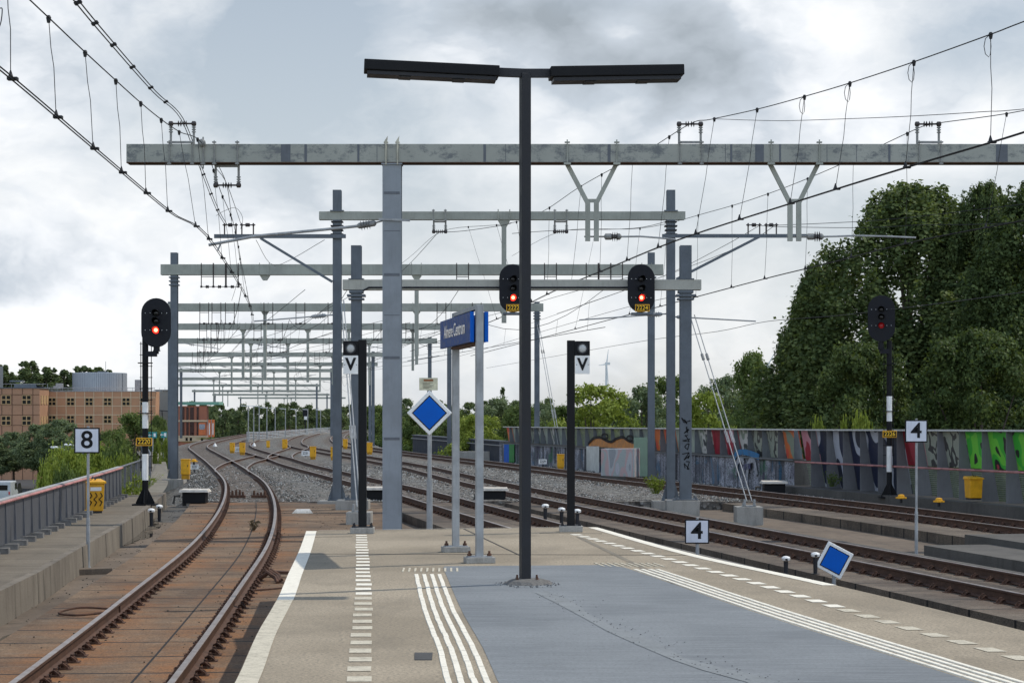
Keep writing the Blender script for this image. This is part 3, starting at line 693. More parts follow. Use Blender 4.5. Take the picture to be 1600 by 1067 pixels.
# ------------------------------------------------------------------ light signals
M_sig = painted('signal_black', (.014,.015,.019), .6, .15, 4, spec=.15)
def stadium(c, w, h, yaw, n=14):
    r = w/2; pts = []; ux = Vector((math.cos(yaw), math.sin(yaw), 0))
    for k in range(n+1): t = math.pi*k/n; pts.append(c+ux*(r*math.cos(t))+Vector((0,0,h/2-r+r*math.sin(t))))
    for k in range(n+1): t = math.pi+math.pi*k/n; pts.append(c+ux*(r*math.cos(t))+Vector((0,0,-h/2+r+r*math.sin(t))))
    return pts
def signal_head(t, c, w, h, yaw, lit, zs, bright=True):
    nrm = Vector((math.sin(yaw), -math.cos(yaw), 0)); ux = Vector((math.cos(yaw), math.sin(yaw), 0))
    m = MB(); m.prism(stadium(c, w, h, yaw), nrm*-.03); bd = m.build('signal_head', M_sig, t, .006)
    m = MB(); m.box(c-nrm*.16, (w*.42,.26,h*.72), yaw); m.build('rear_case', M_sig, bd)
    for i, z in enumerate(zs):
        p = c+Vector((0,0,z)); r = .092
        m = MB()
        # hood: open tube cut away below
        n = 16; ln = .24; i0 = len(m.v)
        for k in range(n+1):
            th = R(-40)+R(260)*k/n; e = ux*math.cos(th)*r+Vector((0,0,math.sin(th)*r)); dd = ln*(.45+.55*max(0, math.sin(th)))
            m.v += [p+e*1.06, p+e*1.06+nrm*dd, p+e+nrm*dd, p+e]
        for k in range(n):
            q = i0+k*4
            for a, b in ((0,1),(1,2),(2,3)): m.face((q+a, q+b, q+4+b, q+4+a))
        hd = m.build('lens_hood', M_black, bd)
        on = (i == len(zs)-1)
        m = MB(); m.lathe(p+nrm*.004, nrm, [(0,r*.98),(.012,r*.96),(.024,r*.6),(.028,.004)], 18); m.build('lens', (M_lens if bright else M_lensD) if on else M_glass, bd, smooth=True)
        if on and bright: m = MB(); m.lathe(p+nrm*.030, nrm, [(0,r*.55),(.008,r*.45),(.012,.004)], 16); m.build('lamp_core', M_lensC, bd, smooth=True)
    m = MB()
    for sx in (-1, 1):
        for z in (zs[0], zs[-1]):
            for q in (.36, .20): m.lathe(c+ux*(sx*w*q)+Vector((0,0,z))+nrm*.002, nrm, [(0,.012),(.008,.009)], 6)
    m.build('rivets', M_white, bd)
    return bd
M_yelB = painted('number_yellow', (.85,.50,.02), .5, .05, 6, grime=0)
def number_plate(t, c, s, w, h, yaw=0.0):
    m = MB(); m.box(c, (w,.02,h), yaw); b = m.build('number_plate', M_yel, t, .004); nrm = Vector((math.sin(yaw), -math.cos(yaw), 0))
    m = MB(); m.box(c+nrm*.012, (w-.05,.006,h-.05), yaw); m.build('plate_field', M_black, b)
    text(s, h*.58, c+nrm*.018, M_yelB, b, 'digits', yaw=yaw, depth=.002, bold=.002, sx=.92)
def mast_signal(px, Y, zg, hx, hy, hw, hh, yaw, bands, num, plate_py, label, br, arm_py, bright):
    x = X_(px, Y); s = Y/F; t = thing('railway_signal', label, 'railway signal', (x, Y, zg), 'railway colour light signals')
    ztop = Z_(bands[0][0], Y)
    for (ya, yb, mm) in bands:
        z0, z1 = Z_(yb, Y), Z_(ya, Y); m = MB(); m.lathe((x,Y,max(z0, zg)), (0,0,1), [(0,.083),(z1-max(z0, zg),.083)], 14); m.build('mast_section', mm, t)
    m = MB(); m.box((x,Y,zg+.02), (.62,.5,.04))
    for a in range(4):
        d = Vector((math.cos(a*math.pi/2), math.sin(a*math.pi/2), 0)); q = Vector((x,Y,zg+.04))
        w = Vector((-d.y,d.x,0))*.015; m.prism([q+d*.08+w, q+d*.25+w, q+d*.25+w+Vector((0,0,.04)), q+d*.08+w+Vector((0,0,.38))], w*-2)
    m.build('mast_foot', M_black, t)
    hc = P(hx, hy, Y); hc.y -= .12
    zs = [hh*.5-.36*hh+z*hh for z in (.145, 0, -.145)]; zs = [.21*hh-.02, .035*hh, -.15*hh]
    signal_head(t, hc, hw, hh, yaw, True, zs, bright)
    m = MB(); za = Z_(arm_py, Y); m.bar((x,Y,za), (hc.x,Y,za), .16, .14); m.bar((hc.x,Y-.02,za), (hc.x,Y-.02,hc.z-hh*.35), .10, .10)
    m.lathe((hc.x,Y-.02,za+.07), (0,0,1), [(0,.10),(.03,.10),(.03,.085),(.22,.085)], 12); m.build('bracket', M_sig, t)
    # ladder on the rear of the mast, with steps
    m = MB(); zl0, zl1 = zg+.9, ztop-.1
    for q in (-.14, .14): m.tube([(x+q,Y+.12,zl0),(x+q,Y+.12,zl1)], .012, 5)
    z = zl0+.1
    while z < zl1: m.tube([(x-.17,Y+.12,z),(x+.17,Y+.12,z)], .010, 5); z += .30
    m.build('ladder', M_black, t)
    for zz in (.55, .25):
        m = MB(); z = zg+(ztop-zg)*(zz+.3); m.box((x,Y,z), (.36,.24,.025)); m.build('step', M_black, t)
    number_plate(t, P(px-.5, plate_py, Y)+Vector((0,-.11,0)), num, .43, .215)
    return t
mast_signal(227, 53.0, -.67, 245, 504.5, .79, 1.31, R(0), [(528,628,M_black),(628,669,M_white),(669,709,M_black),(709,750,M_white),(750,795,M_black)], '2220', 690, 'signal showing red on a black and white mast beside the left walkway', 1, 553, True)
mast_signal(1389.5, 61.0, -.80, 1376, 498, .82, 1.42, R(-12), [(532,619,M_black),(619,658,M_white),(658,697,M_black),(697,737,M_white),(737,785,M_black)], '2226', 678, 'dark signal with a dim red lamp in front of the big trees on the right', 1, 549, False)

# ------------------------------------------------------------------ portals over the tracks
def foundation(t, x, Y, z0, z1, w, d, taper=.0):
    m = MB(); q = [(x-w/2,Y-d/2,z0),(x+w/2,Y-d/2,z0),(x+w/2,Y+d/2,z0),(x-w/2,Y+d/2,z0)]; k = taper
    m.hexa(q+[(x-w/2+k,Y-d/2+k,z1),(x+w/2-k,Y-d/2+k,z1),(x+w/2-k,Y+d/2-k,z1),(x-w/2+k,Y+d/2-k,z1)]); return m.build('foundation', M_conc, t, .012)
def column(t, x, Y, z0, z1, w, mat, d=None, gusset=True):
    m = MB(); m.ibeam((x,Y,z0),(x,Y,z1), w, d or w, .022, up=(0,1,0))
    c = m.build('column', mat, t)
    m = MB(); m.box((x,Y,z0+.015), (w*2.1,w*2.1,.03)); bolts(m, (x,Y,z0+.03), w*.85, w*.85, .022, .08)
    if gusset:
        for s in (-1, 1): m.prism([(x+s*w*.5,Y-.012,z0+.03),(x+s*w*1.02,Y-.012,z0+.03),(x+s*w*1.02,Y-.012,z0+.08),(x+s*w*.5,Y-.012,z0+.55)], (0,.024,0))
    m.build('foot_plate', mat, c)
    return c
def hanger(t, x, Y, zb, hb, up, w=.5, drop=.42, double=False, n=1, name='insulator_hanger'):
    """U of two insulator rods clamped to the beam with a cross rod carrying the wire"""
    s = 1 if up else -1; z0 = zb+hb if up else zb; z1 = z0+s*drop
    m = MB(); yf = Y-.24
    for q in (-1, 1):
        xx = x+q*w/2
        m.tube([(xx,Y,z0),(xx,Y,z1)], .028, 7)
        for k in range(3): m.lathe((xx,Y,z1-s*(.08+.055*k)-.012), (0,0,1), [(0,.05),(.02,.05)], 8)
        m.tube([(xx,Y-hb*.0-.235,zb-.06),(xx,Y-.235,zb+hb+.06)], .014, 5); m.box((xx,Y-.235,zb-.02), (.09,.07,.03)); m.box((xx,Y-.235,zb+hb+.02), (.09,.07,.03))
    m.bar((x-w/2,Y,z0+s*.05), (x+w/2,Y,z0+s*.05), .05, .05)
    o = m.build(name, M_insG, t)
    m = MB(); m.tube([(x-w/2-.05,Y,z1),(x+w/2+.05,Y,z1)], .022, 6)
    for q in (-1, 1): m.lathe((x+q*w/2-.055,Y,z1), (1,0,0), [(0,.03),(.02,.06),(.09,.06),(.11,.03)], 10)
    for q in (-.09,-.035,.035,.09): m.lathe((x+q-.012,Y,z1), (1,0,0), [(0,.045),(.012,.075),(.024,.045)], 10)
    m.build('insulator', M_ins, o)
def small_hanger(t, x, Y, zb, hb, w=.5, drop=.5):
    m = MB()
    for q in (-1, 1): m.tube([(x+q*w/2,Y-.2,zb+hb+.05),(x+q*w/2,Y-.2,zb-drop)], .02, 4); m.lathe((x+q*w/2-.04,Y-.2,zb-drop), (1,0,0), [(0,.05),(.08,.05)], 6)
    m.bar((x-w/2,Y-.2,zb-.08), (x+w/2,Y-.2,zb-.08), .03, .03); m.tube([(x-w/2,Y-.2,zb-drop),(x+w/2,Y-.2,zb-drop)], .016, 4); m.lathe((x-.07,Y-.2,zb-drop), (1,0,0), [(0,.04),(.03,.075),(.07,.05),(.11,.075),(.14,.04)], 7)
    m.build('insulator_hanger', M_ins, t)
def drop_strut(t, x, Y, zb, ln, w=.13, hb=.4):
    m = MB(); m.bar((x,Y,zb), (x,Y,zb-.22), w*2.6, w*1.4, (0,1,0), w, w); m.bar((x,Y,zb-.22), (x,Y,zb-ln), w, w, (0,1,0))
    for q in (-1, 1): m.tube([(x+q*w*1.2,Y-.19,zb-.03),(x+q*w*1.2,Y-.19,zb+hb+.06)], .016, 4)
    m.build('drop_strut', M_beam, t)
# --- portal 1, close to the platform end
Y1 = 46.0; zb1, hb1 = Z_(256.5, Y1), 30.5*Y1/F
p1t = thing('catenary_portal', 'heavy weathered box beam portal on one thick grey column, nearest the platform', 'catenary portal', (X_(613, Y1), Y1, -1.13), 'catenary portals over the tracks')
xL, xR = X_(200, Y1), 16.0
m = MB(); m.bar((xL,Y1,zb1+hb1/2), (xR,Y1,zb1+hb1/2), .40, hb1-.03); m.build('beam', M_beam1, p1t, .008)
m = MB(); m.bar((xL+.002,Y1,zb1+.006), (xR-.002,Y1,zb1+.006), .46, .012); m.build('beam_flange', M_rust, p1t)
M_bandp = painted('grey_paint_patch', (.105,.115,.13), .6, .15, 5)
for (px, w) in ((448,.22),(479,.06),(561,.05),(757.5,.06),(951,.07),(1141,.05),(1185,.20),(1387,.05),(1562,.27),(1217,.04)):
    m = MB(); m.box((X_(px,Y1),Y1-.2015,zb1+hb1/2), (w,.006,hb1-.05)); m.build('painted_band', M_bandp, p1t)
for px in (937, 1336, 590, 790, 1132, 1290):
    m = MB(); m.box((X_(px,Y1),Y1-.201,zb1+hb1/2), (.012,.005,hb1-.05)); m.build('joint_line', M_bandp, p1t)
xc = X_(613, Y1)
m = MB(); m.ibeam((xc,Y1,-1.1),(xc,Y1,zb1-.02), .43, .40, .025, up=(0,1,0)) ; cc = m.build('column', M_colL, p1t)
for py in (303, 430, 559, 685): m = MB(); m.box((xc,Y1-.2035,Z_(py,Y1)), (.36,.008,.06)); m.build('weld_band', M_bandp, cc)
for py in (345, 362, 493): m = MB(); m.box((xc,Y1-.202,Z_(py,Y1)), (.36,.006,.014)); m.build('strap', M_bandp, cc)
m = MB(); m.bar((xc-.30,Y1-.215,Z_(344,Y1)), (xc+.42,Y1-.215,Z_(346,Y1)), .04, .05); m.build('clamp_band', M_pole, cc)
m = MB(); m.box((xc,Y1-.02,zb1-.02), (.48,.42,.03)); m.build('cap_plate', M_colL, cc)
for px in (604, 622):
    m = MB(); x = X_(px,Y1); m.tube([(x,Y1-.225,zb1-.04),(x,Y1-.225,zb1+hb1+.02)], .020, 6); m.box((x,Y1-.2,zb1+hb1+.015), (.10,.08,.035)); m.prism([(x-.05,Y1-.21,zb1+hb1+.03),(x+.03,Y1-.21,zb1+hb1+.03),(x+.04,Y1-.21,zb1+hb1+.17)], (0,.02,0)); m.build('clamp', painted('clamp_cream', (.42,.40,.32), .6), p1t)
column(p1t, xR-.6, Y1, -1.1, zb1, .40, M_colL)
hanger(p1t, X_(285,Y1), Y1, zb1, hb1, True, .53, .48); hanger(p1t, X_(355,Y1), Y1, zb1, hb1, False, .53, .49)
hanger(p1t, X_(1078,Y1), Y1, zb1, hb1, True, .50, .47); hanger(p1t, X_(1450,Y1), Y1, zb1, hb1, True, .50, .47)
m = MB(); x = X_(318.5,Y1); m.lathe((x,Y1-.36,zb1+hb1+.0), (0,1,0), [(0,.05),(.03,.085),(.12,.085),(.15,.05)], 12); m.tube([(x+.02,Y1-.23,zb1-.14),(x+.02,Y1-.23,zb1+hb1+.14)], .018, 6); m.box((x+.02,Y1-.23,zb1-.02), (.10,.08,.03)); m.build('wire_clamp', M_insG, p1t)
def v_drop(pl, pr, pc, arm_to, nm):
    xl, xr, xm = X_(pl,Y1), X_(pr,Y1), X_(pc,Y1); zk, zl = Z_(318,Y1), Z_(377,Y1)
    m = MB()
    for xa, s in ((xl,-1),(xr,1)):
        m.bar((xa,Y1-.02,zb1+.0), (xm+s*.10,Y1-.02,zk), .10, .08, (0,1,0)); m.bar((xm+s*.10,Y1-.02,zk+.03), (xm+s*.10,Y1-.02,zl), .115, .09, (0,1,0))
        m.tube([(xa+s*-.0,Y1-.225,zb1-.05),(xa,Y1-.225,zb1+hb1+.08)], .016, 5); m.box((xa,Y1-.2,zb1-.02), (.16,.12,.05)); m.box((xa,Y1-.21,zb1+hb1+.02), (.12,.08,.03))
    m.prism([(xm-.15,Y1-.03,zk+.02),(xm+.15,Y1-.03,zk+.02),(xm+.12,Y1-.03,zk+.10),(xm-.12,Y1-.03,zk+.10)], (0,.05,0))
    o = m.build('v_bracket', M_beam, p1t)
    zi = Z_(370,Y1); xi = xm+.30
    m = MB(); m.tube([(xm-.18,Y1-.02,zi),(xi,Y1-.02,zi)], .022, 6); m.lathe((xi-.02,Y1-.02,zi), (1,0,0), [(0,.03),(.03,.075),(.16,.075),(.19,.05),(.27,.05),(.30,.075),(.36,.075),(.40,.03)], 12); m.build('arm_insulator', M_insG, o)
    m = MB()
    for k in range(3): m.lathe((xi+.165+.05*k,Y1-.02,zi), (1,0,0), [(0,.06),(.012,.12),(.024,.06)], 12)
    m.build('insulator_sheds', M_ins, o)
    m = MB(); e = P(*arm_to, Y1); s0 = Vector((xi+.38,Y1-.02,zi)); m.tube([s0, s0.lerp(e,.35)+Vector((0,0,.03)), s0.lerp(e,.7)+Vector((0,0,.02)), e], .022, 7); m.build('registration_arm', M_pole, o)
v_drop(886, 963, 925, (1056, 374.5), 'a'); v_drop(1203, 1278, 1241, (1431, 371.5), 'b')
# registration arm over the left track, fixed to the thick column
m = MB(); a = P(601,345,Y1)+Vector((0,-.1,0)); 
m.tube([a, P(584,349,Y1)], .02, 6); m.lathe(P(588,348.5,Y1), P(555,354,Y1)-P(588,348.5,Y1), [(0,.03),(.04,.07),(.40,.07),(.46,.03)], 12)
for k in range(4): m.lathe(P(578-4.2*k,350.2+.7*k,Y1), P(555,354,Y1)-P(588,348.5,Y1), [(0,.06),(.014,.125),(.028,.06)], 12)
m.build('arm_insulator', M_insG, p1t)
m = MB(); m.tube([P(558,353.5,Y1), P(530,356.5,Y1), P(400,369,Y1), P(326,383,Y1)], .034, 8); m.tube([P(345,380,Y1), P(340,392,Y1)], .02, 5); m.build('registration_arm', M_pole, p1t)
# --- portal 2
Y2 = 62.0; zb2, hb2 = Z_(344, Y2), 12.8*Y2/F
t2 = thing('catenary_portal', 'portal with a slim beam whose columns rise above it, carrying side booms', 'catenary portal', (X_(525,Y2), Y2, -1.25), 'catenary portals over the tracks')
m = MB(); m.bar((X_(499,Y2),Y2,zb2+hb2/2), (X_(1069,Y2),Y2,zb2+hb2/2), .26, hb2); m.build('beam', M_beam, t2, .006)
for px in (519, 1049):
    m = MB(); m.box((X_(px+20 if px < 800 else px-5,Y2),Y2-.132,zb2+hb2/2), (1.05,.01,hb2+.004)); m.build('splice_plate', M_beam, t2)
for px, tp in ((527,297.5),(1048,297.5)):
    x = X_(px,Y2); foundation(t2, x, Y2, -1.3, -.93, 1.15, 1.0); column(t2, x, Y2, -.92, Z_(tp,Y2), .265, M_col)
    m = MB()
    for k in range(4): m.box((x,Y2,zb2-.06-.13*k), (.36+.03*(k%2),.34,.04))
    m.build('collar', M_dark, t2); m = MB(); m.box((x,Y2,zb2+hb2+.02), (.42,.36,.04)); m.build('cap_collar', M_col, t2)
for px in (687, 876): hanger(t2, X_(px,Y2), Y2, zb2, hb2, False, .37, .36)
drop_strut(t2, X_(787.5,Y2), Y2, zb2, 3.2, .15, hb2)
# booms for the anchored wires
m = MB(); zbm = Z_(370,Y2); m.bar((X_(336,Y2),Y2-.16,zbm), (X_(541,Y2),Y2-.16,zbm), .10, .12); m.bar((X_(408,Y2),Y2-.16,zbm-.06), (X_(520,Y2),Y2-.16,Z_(441,Y2)), .08, .08, (0,1,0)); bm = m.build('side_boom', M_col, t2)
m = MB(); m.bar((X_(1034,Y2),Y2-.16,Z_(369.5,Y2)), (X_(1259,Y2),Y2-.16,Z_(369.5,Y2)), .10, .11); m.bar((X_(1185,Y2),Y2-.16,Z_(371,Y2)), (X_(1056,Y2),Y2-.16,Z_(437,Y2)), .08, .08, (0,1,0)); bm2 = m.build('side_boom', M_col, t2)
for par, pxs in ((bm, (352,370,379,397)), (bm2, (1168,1186,1196,1212))):
    zz = Z_(367,Y2); m = MB()
    for px in pxs:
        x = X_(px,Y2); m.tube([(x,Y2-.16,zz),(x,Y2-.16,zz+.28)], .022, 6)
    for a, b in ((0,1),(2,3)):
        xa, xb = X_(pxs[a],Y2), X_(pxs[b],Y2); m.tube([(xa-.06,Y2-.16,zz+.29),(xb+.06,Y2-.16,zz+.29)], .02, 6)
        for f in (0,.38,.5,.62,1): m.lathe((xa+(xb-xa)*f-.03,Y2-.16,zz+.29), (1,0,0), [(0,.03),(.015,.06),(.045,.06),(.06,.03)], 9)
    m.build('boom_insulator', M_ins, par)
# lower arms on portal 2 columns
def side_arm(t, p0, p1, Y, ins_px, r=.024):
    m = MB(); a, b = P(*p0,Y), P(*p1,Y); m.tube([a, b], r, 6); d = (b-a).normalized(); q = P(*ins_px,Y); q.z = a.z+(q.x-a.x)*(b.z-a.z)/(b.x-a.x)
    for k in range(4): m.lathe(q+d*(.075*k), d, [(0,.05),(.015,.10),(.03,.05)], 10)
    m.lathe(q-d*.10, d, [(0,.03),(.05,.06),(.42,.06),(.48,.03)], 10); m.build('registration_arm', M_pole, t)
side_arm(t2, (521,492), (397,502), Y2, (505,493)); side_arm(t2, (1046,490), (905,500), Y2, (1030,491)); side_arm(t2, (1054,495), (1181,502), Y2, (1062,495.5))
# --- signal gantry
YG = 58.0
tg = thing('signal_gantry', 'portal on two square columns whose cream beam carries two hanging signals', 'signal gantry', (X_(557,YG), YG, -1.25))
zg0, zg1 = Z_(453.5,YG), Z_(437.5,YG)
m = MB(); m.bar((X_(536,YG),YG,(zg0+zg1)/2), (X_(1095,YG),YG,(zg0+zg1)/2), .39, zg1-zg0); m.build('beam', painted('gantry_cream', (.36,.355,.31), .55, .1, 2), tg, .01)
m = MB(); m.tube([P(568,455,YG)+Vector((0,-.2,0)), P(577,450,YG)+Vector((0,-.2,0)), P(985,450,YG)+Vector((0,-.2,0))], .03, 6); m.build('cable_duct', M_dark, tg)
for px, w in ((557,.30),(1071,.335)):
    x = X_(px,YG); foundation(tg, x-.1, YG, -1.3, -.74, .95, .9); column(tg, x, YG, -.73, Z_(384,YG), w, M_col, None, False)
    m = MB(); m.box((x,YG,zg0-.05), (w+.10,.42,.08)); m.box((x,YG,zg0-.16), (w+.22,.46,.06)); m.box((x,YG,zg0-.26), (w+.14,.44,.05)); m.build('collar', M_col, tg); m = MB(); m.box((x,YG,zg1+.02), (w+.14,.42,.03)); m.build('cap_collar', M_col, tg)
# tag marks sprayed down the right column
m = MB(); x = X_(1071,YG); yq = YG-.335/2-.004
random.seed(3)
for i in range(6):
    z = Z_(657+14*i,YG)
    sg_ = [(random.uniform(-.13,.13), random.uniform(-.11,.12)) for _ in range(7)]
    for (a, b), (c, d) in zip(sg_, sg_[1:]): m.bar((x+a,yq,z+b),(x+c,yq,z+d), .006, .026, (0,0,1))
m.build('sprayed_tag', M_black, tg)
def gantry_signal(px, num, label):
    x = X_(px,YG); t = thing('railway_signal', label, 'railway signal', (x, YG, zg0), 'railway colour light signals'); c = P(px,452,YG); c.y -= .42
    signal_head(t, c, .80, 1.40, R(10), True, [.27,.0,-.27], True)
    m = MB(); m.box((c.x-.02,c.y-.09,c.z-.27), (.01,.01,.01))
    number_plate(t, P(px+1,483,YG)+Vector((0,-.60,0)), num, .42, .21)
    m = MB(); m.box((x+.02,YG-.38,Z_(491.5,YG)), (.62,.42,.06)); m.bar((x,YG-.24,zg0+.1),(x,YG-.24,Z_(491,YG)), .10, .06, (0,1,0)); m.build('hanging_bracket', M_col, t)
gantry_signal(801.5, '2222', 'gantry signal half hidden behind the lamp post'); gantry_signal(1000.5, '2224', 'gantry signal showing red in full view right of the lamp post')
# guy stays
def stays(tops, bots, Yt, Yb, block, label):
    bx = (P(*bots[0],Yb)+P(*bots[1],Yb))/2; t = thing('guy_wires', label, 'guy wires', (bx.x, Yb, -1.25), 'pairs of guy wires anchored in concrete')
    for a, b in zip(tops, bots):
        A, B = P(*a,Yt), P(*b,Yb); m = MB(); m.tube([A, B], .017, 6); o = m.build('stay', M_pole, t)
        m = MB(); d = (B-A); q = A+d*.64; q2 = A+d*.70
        for s in (-1, 1): m.bar(q+Vector((s*.035,0,0)), q2+Vector((s*.035,0,0)), .018, .03, (0,1,0))
        m.build('turnbuckle', M_pole, o)
        m = MB(); q = A+d*.22; m.lathe(q, d, [(0,.02),(.02,.045),(.22,.045),(.24,.02)], 8); m.build('insulator', M_insG, o)
    cx, z1 = bx.x, Z_(block[0],Yb); foundation(t, cx, Yb+.25, -1.3, z1, block[1], .8)
    m = MB(); m.box((cx,Yb+.1,z1+.02), (.36,.30,.03)); 
    for s in (-1, 1): m.bar((cx+s*.13,Yb,z1+.03),(cx+s*.13,Yb,z1+.20), .05, .16, (0,1,0))
    bolts(m, (cx,Yb+.1,z1+.03), .15, .11, .02, .08); m.build('anchor_plate', M_pole, t)
stays([(1078,492),(1085,492)], [(1167,783),(1175,783)], YG, 54.0, (791.5,.72), 'pair of pale guy wires running down to a concrete block between the right tracks')
stays([(533,470),(537,470)], [(558,792),(563,792)], YG, 50.0, (800,.62), 'pair of pale guy wires behind the left V signal post')
stays([(838,500),(841,500)], [(877,723),(881,723)], 112.7, 106, (724,1.0), 'thin guy wires behind the lamp post, reaching the ballast by the graffiti wall')
# --- further portals
def far_portal(Y, zbo, hb, pxl, pxr, cols, hang, struts, label, top=None, foot=-1.05, cw=.27, hl=.5):
    t = thing('catenary_portal', label, 'catenary portal', (X_(cols[0],Y), Y, foot), 'catenary portals over the tracks')
    m = MB(); m.bar((X_(pxl,Y),Y,zbo+hb/2), (X_(pxr,Y),Y,zbo+hb/2), .38, hb); m.build('beam', M_beam, t, .008)
    for px in cols:
        x = X_(px,Y); m = MB(); m.ibeam((x,Y,foot),(x,Y,top or zbo+hb+.1), cw, cw, .025, up=(0,1,0)); m.build('column', M_col, t)
        m = MB()
        for k in range(3): m.box((x,Y,zbo-.10-.16*k), (cw+.12,cw+.12,.05))
        m.build('collar', M_col, t)
    for px in hang: small_hanger(t, X_(px,Y), Y, zbo, hb, .5, hl)
    for px, ln in struts: drop_strut(t, X_(px,Y), Y, zbo, ln, .17, hb)
    return t
t3 = far_portal(84.0, Z_(430,84), 16.5*84/F, 252, 1036, (272.5,1017.5), (325,344,364,723,860,925,945,963), ((651,3.4),(414,0.1),(1010,.1)), 'third portal, its green-grey beam starting at the column right of the left signal', Z_(395,84), -.95, .29)
for px, zl, tw in ((272.5,-1.7,1.0),(1020,-1.35,.95)):
    foundation(t3, X_(px,84), 84, zl, -.95, tw, 1.0, .06)
m = MB(); x = X_(272.5,84)
for s in (-1,): m.prism([(x+s*.145,83.99,-.92),(x+s*.30,83.99,-.92),(x+s*.30,83.99,-.86),(x+s*.145,83.99,-.35)], (0,.024,0))
m.build('foot_gusset', M_col, t3)
FP = [ # Y, left, right, columns, hangers, struts
 (112.7, 262, 849, (267,839), (320,339,360,420,470,520,690,745), ((414,3.9),(651,3.0),(787,.3)), 'fourth portal, its right column just right of the lamp post'),
 (137.0, 268, 728, (273,702), (318,336,345,403,436,590,640), ((380,3.4),(481,3.6),(545,3.0),(645,2.8)), 'fifth portal, crossing just above the second signal'),
 (163.5, 269, 683, (273,671.5), (314,325,336,422,443,510), ((392,4.0),(450,4.5),(577,3.4)), 'sixth portal, whose right column stands behind the cream notice'),
 (199.0, 270, 601, (273,583), (305,314,323,398,420,496), ((362,3.6),(449,3.4),(520,2.8)), 'seventh portal, its right column just left of the thick column'),
 (234.0, 270, 590, (274,578), (302,310,318), ((410,3.2),(500,3.0)), 'eighth portal of the receding row'),
 (270.0, 278, 524, (283,518), (), ((343,3.2),(428,3.0)), 'ninth portal of the receding row'),
 (310.0, 279, 524, (283,520), (), ((334,3.4),(462,3.2)), 'tenth portal of the receding row'),
 (360.0, 279, 499, (283,495), (), ((403,3.2),(348,2.8)), 'eleventh portal of the receding row'),
 (415.0, 300, 499, (304,495), (), ((417,3.2),(356,3.0)), 'twelfth portal of the receding row'),
 (470.0, 332, 515, (336,511), (), ((449,3.2),(415,3.0)), 'second last portal of the receding row'),
 (530.0, 372, 540, (376,530), (), ((444,3.2),(455,3.0)), 'smallest and farthest portal of the receding row')]
ZB = {112.7:486.5,137.0:515.5,163.5:537,199.0:557.5,234.0:572,270.0:581.5,310.0:594,360.0:604,415.0:612.5,470.0:618,530.0:623}
for Y, l, r, c, hg, st, lb in FP: far_portal(Y, Z_(ZB[Y],Y), .44, l, r, c, hg, [(a, min(b, 4)) for a, b in st], lb, None, -1.3, .30, .7)
# ------------------------------------------------------------------ overhead wires
def polyw(pts): return [P(*p) if not isinstance(p, Vector) else p for p in pts]
def smooth(pts, n=8):
    out = []; k = len(pts)
    for i in range(k-1):
        p0, p1, p2, p3 = pts[max(i-1,0)], pts[i], pts[i+1], pts[min(i+2,k-1)]
        for j in range(n):
            t = j/n; out.append(.5*((2*p1)+(p2-p0)*t+(2*p0-5*p1+4*p2-p3)*t*t+(3*p1-p0-3*p2+p3)*t**3))
    out.append(pts[-1]); return out
def aty(pts, y):
    for a, b in zip(pts, pts[1:]):
        if (a.y-y)*(b.y-y) <= 0 and a.y != b.y: return a.lerp(b, (y-a.y)/(b.y-a.y))
    return None
RW = .0098
def onz(px, py, z): return P(px, py, F*(z-E)/(HZ-py))
ZC = 5.66
def overhead(label, contact, messenger, dys, second=True, gap=.05, grp='overhead line runs'):
    t = thing('overhead_line', label, 'overhead line', contact[0], grp)
    m = MB(); m.tube(contact, RW, 5); m.build('contact_wire', M_wire, t)
    if second: m = MB(); m.tube([p+Vector((gap,0,.0)) for p in contact], RW, 5); m.build('contact_wire', M_wire, t)
    m = MB(); m.tube(messenger, RW*1.05, 5); m.build('messenger_wire', M_wire, t)
    for y in dys:
        a, b = aty(messenger, y), aty(contact, y)
        if a is None or b is None: continue
        m = MB(); mid = a.lerp(b,.5)+Vector((.02,0,0)); m.tube([a, a.lerp(b,.3), mid, b], .0055, 4)
        m.lathe(a+Vector((0,0,.03)), (0,0,-1), [(0,.02),(.03,.035),(.10,.022)], 6); m.lathe(b+Vector((0,0,.10)), (0,0,-1), [(0,.008),(.07,.03),(.10,.03)], 6)
        if second: m.box(b+Vector((gap/2,0,0)), (gap+.07,.09,.035))
        m.build('dropper', M_wire, t)
def zline(tab, y0, y1, z, off, n=3.0): 
    ys = np.arange(y0, y1+.1, n); return [tpt(tab, y, off, z) for y in ys]
# line over the left track
c1 = [onz(-160,-10,ZC), onz(0,110,ZC), onz(145,232,ZC), onz(262,330,ZC), onz(335,386,ZC), onz(394,501,ZC), onz(362,549,ZC-.05)]
mA = [P(-75,-112,20.6), P(11,-33,23.4), P(76,28,26.4), P(133,82,29.5), P(181,126,32.4), P(220,161,35.4), P(252,187,38.5), P(280,206,41.6), P(318,227,Y1), P(345,300,54), P(366,354,64), P(375,420,Y2+22), P(362,470,112.7)]
overhead('pair of contact wires coming in over the left track from the upper left corner', smooth(c1, 6), smooth(mA, 6), [23.4,26.4,29.5,32.4,35.4,38.5,41.6,44.6,50,55,60,66,72,78])
def cable(name, label, runs, r=RW, grp=None, spacers=()):
    t = thing(name, label, 'overhead wire', runs[0][0], grp)
    for pts in runs: m = MB(); m.tube(pts, r, 5); m.build('wire', M_wire, t)
    if spacers and len(runs) > 1:
        m = MB()
        for y in spacers:
            a, b = aty(runs[0], y), aty(runs[1], y)
            if a and b: m.bar(a, b+Vector((.001,0,0)), .03, .03); m.lathe(a-Vector((0,.03,0)), (0,1,0), [(0,.028),(.06,.028)], 6); m.lathe(b-Vector((0,.03,0)), (0,1,0), [(0,.028),(.06,.028)], 6)
        m.build('spacers', M_wire, t)
